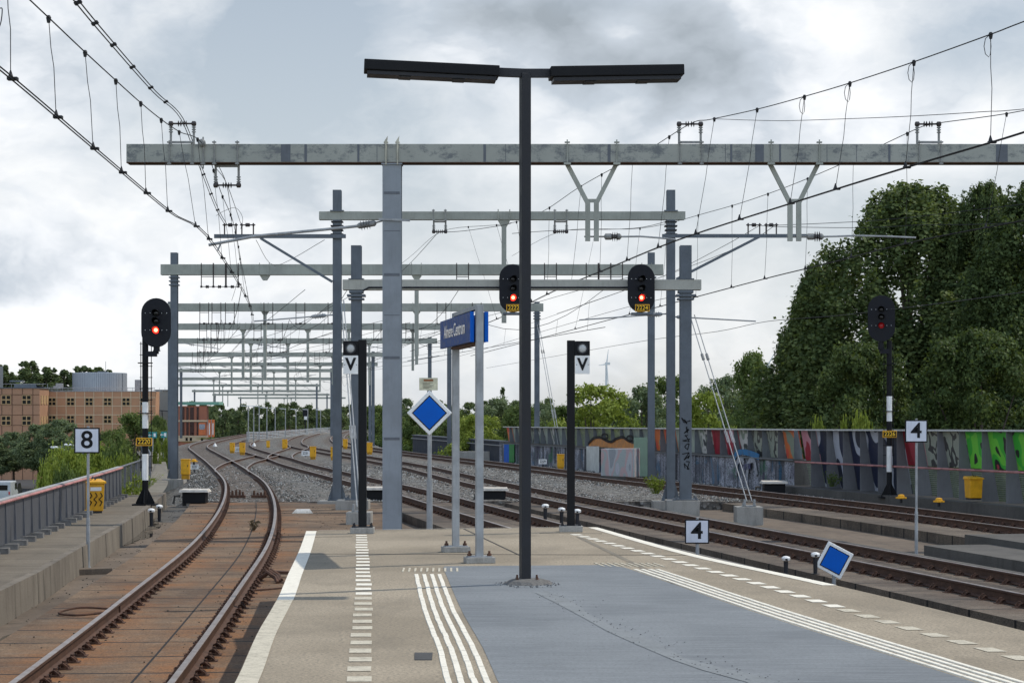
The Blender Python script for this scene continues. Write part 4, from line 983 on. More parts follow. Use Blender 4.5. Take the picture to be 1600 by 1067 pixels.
f1 = [P(60,-75,20), P(113,-2,23.5), P(170,66,29), P(240,145,38), P(283,187,Y1), P(312,262,51), P(337,325,57.5), P(352,352,Y2)]
f2 = [p+Vector((.04+.002*i,0,.02)) for i, p in enumerate(f1)]
cable('feeder_cable', 'double feeder cable from the top left edge over the first portal to the left boom', [smooth(f1,6), smooth(f2,6)], spacers=(24,26.5,29.5,33,37,41,49,52,55,58), grp='feeder cables')
cable('feeder_cable', 'looping jumper cable above the left boom', [smooth([P(338,337,61), P(350,330,61.3), P(368,325,61.6), P(379,340,61.8), P(376,358,Y2)], 8)], .007, 'feeder cables')
cable('feeder_cable', 'loop of cable cut off by the left edge of the photo near the top', [smooth([P(-12,60,24), P(0,40,24), P(3.5,18,24), P(1,13,24), P(-10,20,24)], 6)], .007, 'feeder cables')
cable('feeder_cable', 'thin wires slanting from the hanging insulator of the first portal to the left boom', [smooth([P(318,228,Y1), P(337,262,48), P(355,289,Y1+3), P(378,355,Y2)], 5), smooth([P(330,240,Y1), P(354,288,48), P(362,345,61)], 5)], .008, 'feeder cables')
# line over the dark right track
ZR3 = 5.77
c3 = [Vector((13.4,0,ZR3)), onz(2600,-156,ZR3), onz(1760,148,ZR3), onz(1600,206,ZR3), onz(1410,263,ZR3), onz(1232,318.5,ZR3), onz(1055,376,ZR3), onz(945,421,ZR3), onz(862,456,ZR3-.05), P(760,505,95), P(640,549,135)]
m3 = [Vector((14.2,2,8.3)), Vector((10.8,15.7,7.6)), P(1800,-40,25.5), P(1600,34,28.6), P(1548,54,29.6), P(1428,97,32.6), P(1328,130,35.7), P(1257,151,38.1), P(1183,171,41.2), P(1110,187,44.7), P(1078,194,Y1), P(1010,236,50.5), P(945,270,55.5), P(900,296,61), P(845,332,67.7), P(790,350,75), P(690,362,105), P(640,402,125), P(585,445,150)]
overhead('overhead line whose heavy catenary climbs to the upper right edge with looped droppers', smooth(c3,6), smooth(m3,6), [29.6,32.6,35.7,38.1,41.2,44.4,48,52,56,60,66,72,78,90])
t = COL.objects.get('overhead_line.001')
if t:                                             # small bonding loops under the catenary clamps
    for y in (29.6,32.6,35.7,38.1):
        a = aty(smooth(m3,6), y); m = MB(); m.tube([a+Vector((-.03-.07*math.sin(k/8*math.pi*2+.0)*(.5 if k>4 else 1),0,-.02-.16*(1-math.cos(k/8*math.pi*2)))) for k in range(9)], .006, 4); m.build('bonding_loop', M_wire, t)
# far right line
c4 = [Vector((19,0,ZR3)), Vector((15.1,18,ZR3)), onz(1780,304,ZR3), onz(1600,344,ZR3), onz(1430,377,ZR3), onz(1282,414,ZR3), onz(1200,434,ZR3), onz(1090,463,ZR3), onz(950,500,ZR3), P(860,524,95), P(735,556,122)]
m4 = [Vector((18.6,2,8.3)), Vector((15.0,20,7.6)), P(1760,133,41), P(1600,173,42.5), P(1470,192,45.6), P(1450,196,Y1), P(1427,204,46.6), P(1300,263,52.8), P(1200,303,59), P(1110,331,66), P(1000,357,80), P(876,362,100), P(800,400,122)]
overhead('overhead line crossing in front of the big trees on the right', smooth(c4,6), smooth(m4,6), [43,47,51,55,59,63,68,74,80,90])
cable('feeder_cable', 'thin wire from the top droppers to the right edge, nearly level', [smooth([P(1114,186,44), P(1215,189,39), P(1323,186,36), P(1420,182,33), P(1536,175,31), P(1660,165,29), Vector((12.1,17,5.1)), Vector((16.6,4,4.3))], 5)], .006, 'feeder cables')
cable('feeder_cable', 'pair of thin wires from the right boom across the tree tops', [smooth([P(1190,353,Y2), P(1290,349,58), P(1400,342,54), P(1600,319,49), P(1700,305,46), Vector((17.5,30,7.7)), Vector((22,8,8))], 5), smooth([P(1196,354,Y2), P(1330,356,58), P(1430,352,54), P(1700,330,46), Vector((17.3,30,7.3)), Vector((21.8,8,7.6))], 5)], .009, 'feeder cables')
cable('feeder_cable', 'wires descending behind the right boom to the left', [smooth([P(1186,353,Y2), P(1130,385,66), P(1040,430,78), P(930,470,90), P(830,505,108)], 5), smooth([P(1210,353,Y2), P(1150,388,66), P(1000,445,80), P(870,490,98)], 5)], .009, 'feeder cables')
cable('contact_cable', 'low contact wire sweeping from the far right wall trees to the left', [smooth([P(1720,436,43), P(1560,462,50), P(1320,492,66), P(1200,502,76), P(1120,518,82), P(1010,532,95), P(870,556,130), P(760,575,160)], 5)], .011)
cable('contact_cable', 'wire pair running behind the station sign to the right', [smooth([P(560,575,150), P(690,516,113), P(800,484,100), P(900,455,84), P(1020,424,76)], 5), smooth([P(565,580,170), P(690,563,150), P(840,520,113), P(980,480,92), P(1080,458,Y2+14)], 5)], .011)
cable('feeder_cable', 'jumper wires draping under the slim beam in the middle', [smooth([P(688,363,Y2), P(725,361,60), P(787,352,58), P(800,348,57)], 5), smooth([P(684,364,Y2), P(650,402,72), P(628,424,84)], 5), smooth([P(800,365,Y2), P(876,360,Y2), P(990,357,Y2), P(1046,345,Y2)], 5), smooth([P(400,375,66), P(430,415,80), P(507,375,Y2)], 5)], .009, 'feeder cables')
# generic runs over each track beyond the third portal
for ti, tab in enumerate(TR):
    ysP = [84, 112.7, 137, 163.5, 199, 234, 270, 310, 360, 415]
    con = zline(tab, 84, 410, 5.45, 0.0, 4); mes = []
    for a, b in zip(ysP, ysP[1:]):
        for k in range(8):
            u = k/8; mes.append(tpt(tab, a+(b-a)*u, .1, 7.15-1.1*4*u*(1-u)))
    lab = ['far run of wires under the portals above the leftmost track', 'far run of wires under the portals above the second track', 'far run of wires under the portals above the third track', 'far run of wires under the portals above the track by the graffiti wall'][ti]
    t = thing('overhead_line', lab, 'overhead line', con[0], 'overhead line runs')
    m = MB(); m.tube(con, .014, 4); m.build('contact_wire', M_wire, t); m = MB(); m.tube(mes, .014, 4); m.build('messenger_wire', M_wire, t)
    for y in list(np.arange(87, 165, 6.0)):
        a, b = aty(mes, y), aty(con, y)
        if a and b: m = MB(); m.tube([a, b], .007, 3); m.build('dropper', M_wire, t)
    for k, y in enumerate(ysP[1:6]):
        m = MB(); p = tpt(tab, y, 0, 5.5); s = 1 if k % 2 else -1; m.tube([p, p+Vector((s*2.2,0,.35))], .022, 5)
        for q in range(3): m.lathe(p+Vector((s*(1.5+.09*q),0,.24+.014*q)), (1,0,0), [(0,.06),(.02,.11),(.04,.06)], 8)
        m.build('registration_arm', M_pole, t)
random.seed(11)
for i in range(9):                                # cross-over feeder wires slanting between the portals
    Ya = random.choice((84,112.7,137,163.5)); x0, x1 = random.uniform(290,430), random.uniform(430,760)
    za, zb_ = random.uniform(6.6,7.4), random.uniform(5.6,7.0)
    A = Vector((X_(x0,Ya+50),Ya+50,zb_)); B = Vector((X_(x1,Ya),Ya,za)); Mq = (A+B)/2-Vector((0,0,.4))
    cable('feeder_cable', 'thin wires slanting between the receding portals', [smooth([A,Mq,B],6)], .012, 'slanting wires between far portals')
# ------------------------------------------------------------------ left walkway and railing
KT = -.67
rx = lambda y: interp([(-20,-3.4),(34.6,-8.95),(59,-11.55),(75,-13.6)], y)
mb = MB(); ys = ylist(-15, 62, 2.0, 0)
for a, b in zip(ys, ys[1:]): mb.poly([(rx(a)-.5,a,KT),(kerbx(a),a,KT),(kerbx(b),b,KT),(rx(b)-.5,b,KT)], [(0,a),(1.6,a),(1.6,b),(0,b)])
k = NT('walkway_concrete'); tc = k.add('ShaderNodeTexCoord'); sp = k.add('ShaderNodeSeparateXYZ'); k.link(tc.outputs['UV'], sp.inputs[0]); v = k.coord('World')
col = k.ramp(k.noise(v,.7,6,.7), [(.3,(.125,.106,.083)),(.7,(.22,.188,.145))]); col = k.mix(k.ramp(k.noise(v,45,3,.7), [(.36,(.6,)*3),(.58,(0,0,0))]), col, (.08,.07,.055))
col = k.mix(k.math('LESS_THAN', k.math('FRACT', k.math('DIVIDE', sp.outputs[1], 1.5)), .02), col, (.03,.027,.022)); col = k.mix(k.ramp(k.noise(k.coord('World',(2,.6,1)),1.2,6,.75), [(.52,(0,0,0)),(.7,(.55,)*3)]), col, (.08,.075,.06))
k.base(col,.92,0,.25); k.bump(k.noise(v,45,3,.7),.3,.01)
struct(mb, 'walkway', k.m)
M_kerb = concrete('kerb_concrete', (.135,.115,.092,1), (.225,.195,.155,1), (.035,.029,.023), dirt_amt=.75)
mb = MB(); y = -14.0
while y < 61.5:
    b = min(y+1.98, 61.5); zb_ = -1.14; g = random.uniform(-.012,.012)
    xa, xb = kerbx(y)+g, kerbx(b)+g
    mb.hexa([(xa-.02,y,zb_),(xa+.13,y,zb_),(xb+.13,b,zb_),(xb-.02,b,zb_),(xa-.02,y,KT+.012+g*.3),(xa+.11,y,KT+.012+g*.3),(xb+.11,b,KT+.012+g*.3),(xb-.02,b,KT+.012+g*.3)]); y += 2.0
struct(mb, 'walkway_kerb', M_kerb)
RT_ = .21
rail_t = thing('parapet_railing', 'dark grey panel railing with a faded red top rail along the left walkway', 'railing', (rx(40),40,KT))
M_panel = painted('panel_anthracite', (.075,.080,.092), .5, .12, 1.5); M_rib = painted('rib_grey', (.13,.135,.15), .5, .15, 3)
yp = 22.0
while yp < 58.4:
    y2 = min(yp+1.12, 58.6); a, b = Vector((rx(yp),yp,0)), Vector((rx(y2),y2,0)); d = (b-a).normalized(); nn = Vector((d.y,-d.x,0)); zc = (RT_-.05+KT+.10)/2; h = RT_-.05-(KT+.10)
    m = MB(); m.bar(a+Vector((0,0,zc)), b+Vector((0,0,zc)), .025, h); m.build('panel', M_panel, rail_t)
    m = MB(); m.prism([a+nn*.01+Vector((0,0,KT+.1)), a+nn*.055+Vector((0,0,KT+.1)), a+nn*.03+Vector((0,0,RT_-.06)), a+nn*.01+Vector((0,0,RT_-.06))], d*.014); m.build('rib', M_rib, rail_t)
    m = MB(); m.box(a+nn*.08+Vector((0,0,KT+.05)), (.22,.34,.10), math.atan2(d.y,d.x)); 
    for q in range(3): m.lathe(a+nn*.19+d*(-.1+.1*q)+Vector((0,0,KT+.07)), nn, [(0,.018),(.02,.014)], 6)
    fo = m.build('foot', painted('foot_grey', (.16,.155,.15), .7, .3, 5), rail_t); yp += 1.12
ptsr = [Vector((rx(y),y,0)) for y in np.linspace(20,58.6,14)]
m = MB(); m.tube([p+Vector((.045,0,RT_-.03)) for p in ptsr], .027, 8); m.build('red_rail', M_pink, rail_t)
m = MB(); 
for p, q in zip(ptsr, ptsr[1:]): m.bar(p+Vector((-.040,0,RT_)), q+Vector((-.040,0,RT_)), .13, .03)
m.build('grey_cap', painted('cap_grey', (.33,.33,.32), .6, .15), rail_t)
fx = lambda y: interp([(58.6,-11.6),(75,-13.7),(95,-17.4),(120,-22.0),(150,-28)], y)
m = MB(); fy = list(np.arange(58.8,150,2.5))
mesh_t = thing('mesh_fence', 'dark mesh fence continuing beyond the grey panel railing', 'fence', (fx(90),90,-1))
k = NT('dark_mesh'); vv = k.add('ShaderNodeTexVoronoi'); vv.inputs['Scale'].default_value = 22; vv.inputs['Randomness'].default_value = 0; k.link(k.coord('UV'), vv.inputs['Vector'])
k.base((.06,.066,.072,1),.6); tr = k.add('ShaderNodeBsdfTransparent'); ms = k.add('ShaderNodeMixShader'); k.link(k.math('LESS_THAN', vv.outputs['Distance'], .38), ms.inputs[0]); k.link(k.b.outputs[0], ms.inputs[1]); k.link(tr.outputs[0], ms.inputs[2]); k.link(ms.outputs[0], k.o.inputs[0]); M_mesh = k.m
for a, b in zip(fy, fy[1:]): m.poly([(fx(a),a,-1.0),(fx(b),b,-1.0),(fx(b),b,.15),(fx(a),a,.15)], [(0,0),(2.5,0),(2.5,1.1),(0,1.1)])
m.build('mesh', M_mesh, mesh_t)
for y in fy: m = MB(); m.bar((fx(y)+.02,y,-1.2),(fx(y)+.02,y,.2), .06, .06, (0,1,0)); m.build('post', M_rib, mesh_t)
m = MB(); m.tube([(fx(y)+.02,y,.18) for y in fy], .03, 6); m.build('top_rail', M_rib, mesh_t)
# strip of path beyond the slab, beside the fence
mb = MB(); ys = ylist(62, 150, 3, 0)
for a, b in zip(ys, ys[1:]): mb.poly([(fx(a)-.3,a,-.95),(interp(T1,a)-3.0,a,-1.0),(interp(T1,b)-3.0,b,-1.0),(fx(b)-.3,b,-.95)])
struct(mb, 'path', concrete('path_concrete', (.16,.145,.12,1), (.24,.22,.185,1), (.06,.07,.03), dirt_amt=.6))
mb = MB(); mb.poly([(kerbx(53)+.14,53,-1.125),(interp(T1,53)-1.82,53,-1.125),(interp(T1,62.5)-1.82,62.5,-1.125),(kerbx(62.5)+.14,62.5,-1.125)]); struct(mb, 'gutter_concrete', M_concD)
# ------------------------------------------------------------------ puddles
def puddle(cx, cy, rx_, ry_, z, seed, ang=0):
    random.seed(seed); m = MB(); n = 26; pts = []
    for k in range(n):
        a = 2*math.pi*k/n; r = 1+.22*math.sin(3*a+seed)+.12*math.sin(7*a+2*seed); x, y = math.cos(a)*rx_*r, math.sin(a)*ry_*r
        pts.append((cx+x*math.cos(ang)-y*math.sin(ang), cy+x*math.sin(ang)+y*math.cos(ang), z))
    m.poly(pts); struct(m, 'puddle', M_water)
for px, py, a, b, s in ((212,838,.30,3.2,1),(236,822,.22,2.2,2),(10,1010,.35,1.3,3),(196,846,.25,1.0,5)):
    g = G(px,py,-1.124); puddle(g.x,g.y,a,b,-1.126+.0015*s,s,R(6))
m = MB(); q = [G(456,802,-1.012),G(489,802,-1.012),G(484,795,-1.012),G(463,795,-1.012)]; m.poly([p+Vector((0,0,.004)) for p in q]); struct(m, 'puddle', M_water)
# ------------------------------------------------------------------ right parapet
PX = lambda y: 24.9-.21*y
M_fin = painted('fin_grey', (.155,.160,.172), .5, .12, 1.2); M_finB = painted('fin_bluegrey', (.14,.155,.168), .55, .12, 1.2, spec=.2); M_cap = painted('cap_light', (.50,.51,.50), .5, .1)
spr = {
 'green': mat_spray('spray_green', [(.40,.05,.07),(.02,.02,.02),(.05,.42,.04),(.15,.55,.05),(.02,.02,.02),(.06,.45,.05)], 1.25, 1.3),
 'red':   mat_spray('spray_red', [(.30,.012,.03),(.22,.01,.02),(.34,.03,.05),(.55,.25,.30)], .9, 3.1),
 'pink':  mat_spray('spray_pink', [(.30,.015,.03),(.52,.22,.27),(.55,.27,.32),(.02,.02,.03)], 1.1, 5.7),
 'navy':  mat_spray('spray_navy', [(.010,.012,.02),(.014,.02,.04),(.40,.43,.50),(.012,.018,.05),(.012,.018,.04),(.48,.5,.55)], .55, 2.2),
 'scrawl':mat_spray('spray_scrawl', [(.27,.30,.25),(.29,.32,.27),(.05,.05,.05),(.30,.33,.27),(.27,.31,.26)], 2.6, 8.3),
 'orange':mat_spray('spray_orange', [(.22,.26,.2),(.6,.16,.05),(.65,.10,.06),(.25,.28,.22)], 1.3, 4.4),
 'white': mat_spray('spray_white', [(.20,.25,.2),(.5,.5,.48),(.05,.06,.06),(.23,.28,.22),(.5,.5,.5)], 1.7, 6.1),
 'plain': mat_spray('spray_faded', [(.27,.325,.28),(.33,.385,.33),(.29,.34,.30)], 1.2, 9.9)}
def parapet(y0, y1, zt0, zt1, zb0, zb1, label, kinds, bay, finmat, pink):
    """steel parapet: slanting infill behind upright fins, built from near to far"""
    root = thing('steel_parapet', label, 'parapet', (PX(y0), y0, zb0))
    dirv = Vector((-.21,1,0)).normalized(); nn = Vector((dirv.y,-dirv.x,0)); y = y0; i = 0    # nn points away from the tracks
    n = int((y1-y0)/bay); H = lambda y, a, b: a+(b-a)*(y-y0)/(y1-y0)
    for i in range(n):
        ya, yb = y0+i*(y1-y0)/n, y0+(i+1)*(y1-y0)/n
        A, B = Vector((PX(ya),ya,0)), Vector((PX(yb),yb,0))
        tA, tB, bA, bB = H(ya,zt0,zt1)-.05, H(yb,zt0,zt1)-.05, H(ya,zb0,zb1), H(yb,zb0,zb1)
        m = MB(); m.prism([A+Vector((0,0,bA)), A+nn*(.52 if pink else .33)+Vector((0,0,bA)), A+nn*(.16 if pink else .13)+Vector((0,0,tA)), A+Vector((0,0,tA))], dirv*.02); m.build('fin', finmat, root)
        m = MB(); ln = (B-A).length; hh = tA-bA
        kd = kinds[i % len(kinds)]; o0 = .54 if pink else .35; q = lambda C, b_, t_, f: C+nn*(o0+(.18-o0)*f)+Vector((0,0,b_+(t_-b_)*f)); cut = .47 if pink and kd not in ('navy','perf') else 0
        m.poly([q(A,bA,tA,cut), q(B,bB,tB,cut), q(B,bB,tB,1), q(A,bA,tA,1)], [(0,hh*cut),(ln,hh*cut),(ln,hh),(0,hh)]); m.build('infill_panel', M_perf if kd == 'perf' else spr[kd], root)
        if cut: m = MB(); m.poly([q(A,bA,tA,0), q(B,bB,tB,0), q(B,bB,tB,cut-.02), q(A,bA,tA,cut-.02)], [(0,0),(ln,0),(ln,hh*cut),(0,hh*cut)]); m.build('lower_panel', M_perf, root)
    m = MB(); A, B = Vector((PX(y0),y0,zt0-.02)), Vector((PX(y1),y1,zt1-.02)); m.bar(A+nn*.08, B+nn*.08, .26, .05); m.build('top_cap', M_cap, root)
    if pink:
        m = MB(); A, B = Vector((PX(y0),y0,0)), Vector((PX(y1),y1,0)); m.tube([A-nn*.03+Vector((0,0,.25)), B-nn*.03+Vector((0,0,.08))], .035, 6); m.build('red_rail', M_pink, root)
    m = MB(); A, B = Vector((PX(y0),y0,zb0)), Vector((PX(y1),y1,zb1)); m.bar(A+nn*.25+Vector((0,0,-.02)), B+nn*.25+Vector((0,0,-.02)), .6, .04); m.build('base_rail', finmat, root)
    return root
parapet(44.0, 70.6, 1.38, 1.235, -.66, -.80, 'tall grey steel parapet with upright fins, a red rail and green and navy spray paint',
        ['green']*9+['scrawl','scrawl','red','navy','navy','navy','navy','navy','pink','perf'], 1.40, M_fin, True)
parapet(70.8, 121.0, 1.235, 1.06, .16, .05, 'blue-grey steel parapet with fins standing on the painted concrete wall',
        ['orange','scrawl','scrawl','white','red','red','white','plain','plain','orange','orange','plain','plain','plain','perf','perf','perf','perf','perf','perf','perf','plain','white','plain','white','scrawl','plain','plain','plain'], 1.65, M_finB, False)
# painted concrete wall below it
wt = thing('concrete_wall', 'ribbed concrete wall covered in silver, blue and green graffiti below the fins', 'wall', (PX(95),95,-1.35))
m = MB(); yy = np.arange(70.8, 122, .55); u = 0
pr = None
for i, y in enumerate(yy):
    off = .0 if i % 2 else .05
    for q in (0, .4):
        p = Vector((PX(y+q)+.02+off, y+q, 0)); 
        if pr is not None: m.poly([pr+Vector((0,0,-1.4)), p+Vector((0,0,-1.4)), p+Vector((0,0,.15)), pr+Vector((0,0,.15))], [(pr.y,0),(p.y,0),(p.y,1.5),(pr.y,1.5)])
        pr = p
m.build('painted_face', M_grafW, wt)
m = MB(); A, B = Vector((PX(70.8)+.17,70.8,.125)), Vector((PX(121.6)+.17,121.6,.11)); m.bar(A, B, .40, .09); m.build('coping', M_concD, wt)
m = MB(); m.poly([(PX(70.78),70.78,-1.4),(PX(70.78)+.7,70.9,-1.4),(PX(70.78)+.7,70.9,.1),(PX(70.78),70.78,.1)]); m.build('end_face', M_concD, wt)
def graf_panel(px0, px1, pt, pb, mat, name, dy=.1):
    """a painted field with its own outline on the wall, set a few mm proud"""
    y0 = 24.9/(.21+(px0-800)/F); y1 = 24.9/(.21+(px1-800)/F); m = MB()
    A, B = Vector((PX(y0)-.06,y0-.1,0)), Vector((PX(y1)-.06,y1-.1,0))
    m.poly([A+Vector((0,0,Z_(pb,y0))), B+Vector((0,0,Z_(pb,y1))), B+Vector((0,0,Z_(pt,y1))), A+Vector((0,0,Z_(pt,y0)))]); return m.build(name, mat, wt), A, B, y0, y1
def graf_line(pts, mat, name, w=.05, fill=None):
    q = []
    for px, py in pts:
        y = 24.9/(.21+(px-800)/F)-.28; q.append(Vector((PX(y)-.04,y,Z_(py,y))))
    q = smooth(q, 5); m = MB(); 
    for a, b in zip(q, q[1:]): m.bar(a, b, .02, w, (0,0,1))
    m.build(name, mat, wt)
    if fill:
        m = MB(); n = len(q); zb_ = Z_(fill[1], q[0].y)
        for a, b in zip(q, q[1:]): m.poly([Vector((a.x+.03,a.y,zb_)), Vector((b.x+.03,b.y,zb_)), b+Vector((.03,0,0)), a+Vector((.03,0,0))])
        m.build(name+'_fill', fill[0], wt)
M_mint = painted('spray_mint', (.20,.30,.22), .6, .15, 2); M_or = painted('spray_orange_brown', (.48,.20,.055), .6, .25, 3); M_gw = painted('spray_white_flat', (.50,.52,.50), .6, .15, 2); M_pu = painted('spray_purple', (.055,.06,.13), .6, .4, 4); M_gy = painted('spray_silver', (.30,.31,.34), .6, .3, 5)
graf_panel(992,1015,683,744,M_mint,'mint_field'); graf_panel(918,938,697,739,M_gw,'white_field')
graf_line([(918,693),(926,685),(936,683),(946,688),(954,690),(962,685),(972,683),(980,688),(991,692)], M_black, 'cloud_outline', .13, (M_or, 697))
for cx, cy in ((944,682),(983,685)): graf_line([(cx+5*math.cos(k*.7),cy+4*math.sin(k*.7)) for k in range(10)], M_black, 'round_outline', .10)
graf_line([(920,738),(924,710),(928,700)], M_pu, 'letter_stroke', .3); graf_line([(936,737),(933,712),(929,700)], M_pu, 'letter_stroke', .3); graf_line([(921,722),(936,722)], M_pu, 'letter_stroke', .2)
for pts in ([(998,700),(1004,690),(1012,692),(1010,702),(1000,704),(1006,712),(1013,708)], [(1000,742),(1004,725),(1012,722)], [(1000,690),(999,700)]): graf_line(pts, M_black, 'black_scrawl', .07)
for px, mt in ((793,M_blue),(801,painted('spray_green_flat', (.02,.20,.04), .6))): graf_panel(px-4,px+4,694,722,mt,'colour_stripe')
for pts, mt in (([(1145,716),(1150,708),(1160,706),(1172,709),(1184,714)], painted('spray_blue_flat', (.02,.13,.28), .6, .3)), ([(1148,742),(1150,722),(1158,718),(1160,736)], M_gy), ([(1165,744),(1168,722),(1176,720),(1180,742)], M_gy), ([(1158,730),(1170,728)], M_pu)): graf_line(pts, mt, 'spray_stroke', .22)
# painted cabinet in front of the wall and low wall further on
cab = thing('relay_cabinet', 'low grey cabinet with dripping pale paint standing before the graffiti wall', 'cabinet', P(965,742,84))
m = MB(); a, b = P(939,743,85.5), P(991,745,83.0); dd = (b-a); m.hexa([a, b, b+Vector((.3,1.1,0)), a+Vector((.3,1.1,0)), a+Vector((0,0,1.15)), b+Vector((0,0,1.18)), b+Vector((.3,1.1,1.18)), a+Vector((.3,1.1,1.15))]); m.build('body', mat_spray('spray_drips', [(.24,.26,.28),(.36,.38,.40),(.42,.30,.30),(.30,.34,.34),(.38,.38,.42)], 1.4, 7.7), cab, .01)
m = MB(); m.hexa([a+Vector((-.03,-.06,-.30)), b+Vector((.03,-.06,-.30)), b+Vector((.3,1.15,-.3)), a+Vector((.3,1.15,-.3)), a+Vector((-.03,-.06,.0)), b+Vector((.03,-.06,.0)), b+Vector((.3,1.15,.0)), a+Vector((.3,1.15,.0))]); m.build('plinth', M_concD, cab)
lw = thing('low_wall', 'long low dark wall with a pale top edge beyond the tracks', 'wall', P(715,700,140))
m = MB(); A, B = P(648,688,163)+Vector((0,0,-.1)), P(790,689,122); A.z = B.z = -.62; m.bar(A, B, .35, 1.5); m.build('face', painted('dark_blue_wall', (.030,.036,.050), .8, .3, 2), lw, .02)
m = MB(); m.bar(A+Vector((-.02,-.05,.78)), B+Vector((-.02,-.05,.78)), .45, .06); m.build('coping', M_col, lw)
m = MB(); m.bar(A+Vector((-.25,-.3,.52)), B+Vector((-.25,-.3,.52)), .05, .05); m.build('rail', M_pole, lw)
bk = thing('concrete_block', 'row of low concrete blocks at the foot of the low dark wall', 'concrete block', P(745,714,128))
for px, w, Y in ((727,.9,130),(741,.7,128.5),(757,1.0,127)):
    c = P(px,714,Y); m = MB(); m.box(c, (w,.7,.75)); m.build('block', M_conc, bk, .02)
# kerb in front of the tall parapet
m = MB(); yy = np.linspace(40, 71.2, 20)
for a, b in zip(yy, yy[1:]):
    zt = lambda y: -.64-.12*(y-44)/27; f = lambda y: PX(y)-.75
    m.poly([(f(a),a,zt(a)),(PX(a)+.6,a,zt(a)),(PX(b)+.6,b,zt(b)),(f(b),b,zt(b))]); m.poly([(f(a),a,zt(a)),(f(b),b,zt(b)),(f(b),b,-1.3),(f(a),a,-1.3)])
m.poly([(PX(71.2)-.75,71.2,-.77),(PX(71.2)+.6,71.2,-.77),(PX(71.2)+.6,71.2,-1.3),(PX(71.2)-.75,71.2,-1.3)])
struct(m, 'parapet_kerb', M_concD)
# concrete steps beside the far right track
m = MB(); g = lambda px, py, z: G(px,py,z)
a = Vector((8.4,40.6,0)); dk = Vector((.19,-1,0)).normalized(); nk = Vector((1,.19,0)).normalized()
def slab(a, ln, w, z0, z1): 
    q = [a, a+nk*w, a+nk*w+dk*ln, a+dk*ln]; m.hexa([p+Vector((0,0,z0)) for p in q]+[p+Vector((0,0,z1)) for p in q])
slab(a, 9, 2.0, -1.25, -.93); slab(a+nk*1.45+dk*-1.3, 9, 1.6, -1.25, -.80)
struct(m, 'concrete_step', M_concD)
m = MB(); yy = np.linspace(30, 60, 16)
for a_, b_ in zip(yy, yy[1:]):
    f = lambda y, o: interp(T3,y)+o
    m.hexa([(f(a_,1.9),a_,-1.26),(f(a_,2.05),a_,-1.26),(f(b_,2.05),b_,-1.26),(f(b_,1.9),b_,-1.26),(f(a_,1.9),a_,-1.02),(f(a_,2.05),a_,-1.02),(f(b_,2.05),b_,-1.02),(f(b_,1.9),b_,-1.02)])
struct(m, 'drain_wall', M_concD)
m = MB(); yy = np.linspace(18, 44, 16)
for a_, b_ in zip(yy, yy[1:]):
    f = lambda y, o: interp(T3,y)+o
    m.hexa([(f(a_,-2.25),a_,-1.26),(f(a_,-2.05),a_,-1.26),(f(b_,-2.05),b_,-1.26),(f(b_,-2.25),b_,-1.26),(f(a_,-2.25),a_,-1.06),(f(a_,-2.05),a_,-1.06),(f(b_,-2.05),b_,-1.06),(f(b_,-2.25),b_,-1.06)])
struct(m, 'drain_wall', concrete('strip_concrete', (.12,.115,.105,1), (.19,.18,.165,1)))
# ------------------------------------------------------------------ trackside things
def cabinet_yellow():
    root = thing('point_machine_cabinet', '', 'trackside box', (0,0,0), 'yellow trackside boxes')
    m = MB(); m.box((0,0,.60), (.42,.34,.72)); m.build('body', M_yel, root, .015)
    m = MB(); m.box((0,-.01,.97), (.46,.38,.05)); m.build('lid', M_yel, root, .01)
    m = MB(); m.box((0,0,.12), (.36,.28,.24)); m.build('pedestal', painted('ochre_foot', (.42,.21,.01), .7, .3, 5), root)
    m = MB(); m.box((.13,-.176,.66), (.03,.02,.10)); m.build('latch', M_dark, root)
    return root
yb = cabinet_yellow(); first = True
YB = [(290,748.5,'yellow box on the footing beside the left portal column',1.0),(363,709,'left one of two close yellow boxes between the curving tracks',1.0),(378.6,711.5,'right one of two close yellow boxes between the curving tracks',1.1),
      (419,700.5,'small yellow box near the light railing left of the track crossing',.8),(445,704,'yellow box just left of the worn crossing rails',1.1),(489,719,'yellow box in the gravel right of the crossing rails',1.05),(521.5,720,'yellow box touching the left of the grey portal column',1.05),
      (539.5,702,'orange-yellow box right of the grey portal column',1.05),(577.5,711.5,'orange-yellow box between the V signal post and the thick column',1.1),(876,734,'yellow box right against the foot of the graffiti wall',1.05)]
for px, py, lb, sc in YB:
    z = -1.03; p = G(px,py,z); 
    if px == 290: p = P(290,748.5,83.0); p.z -= .0
    if px == 876: p = P(876,736,100)
    sc *= .82
    if first: yb.location = p; yb['label'] = lb; first = False
    else: dup(yb, p, lb, sc=sc)
yb.scale = (.85,)*3
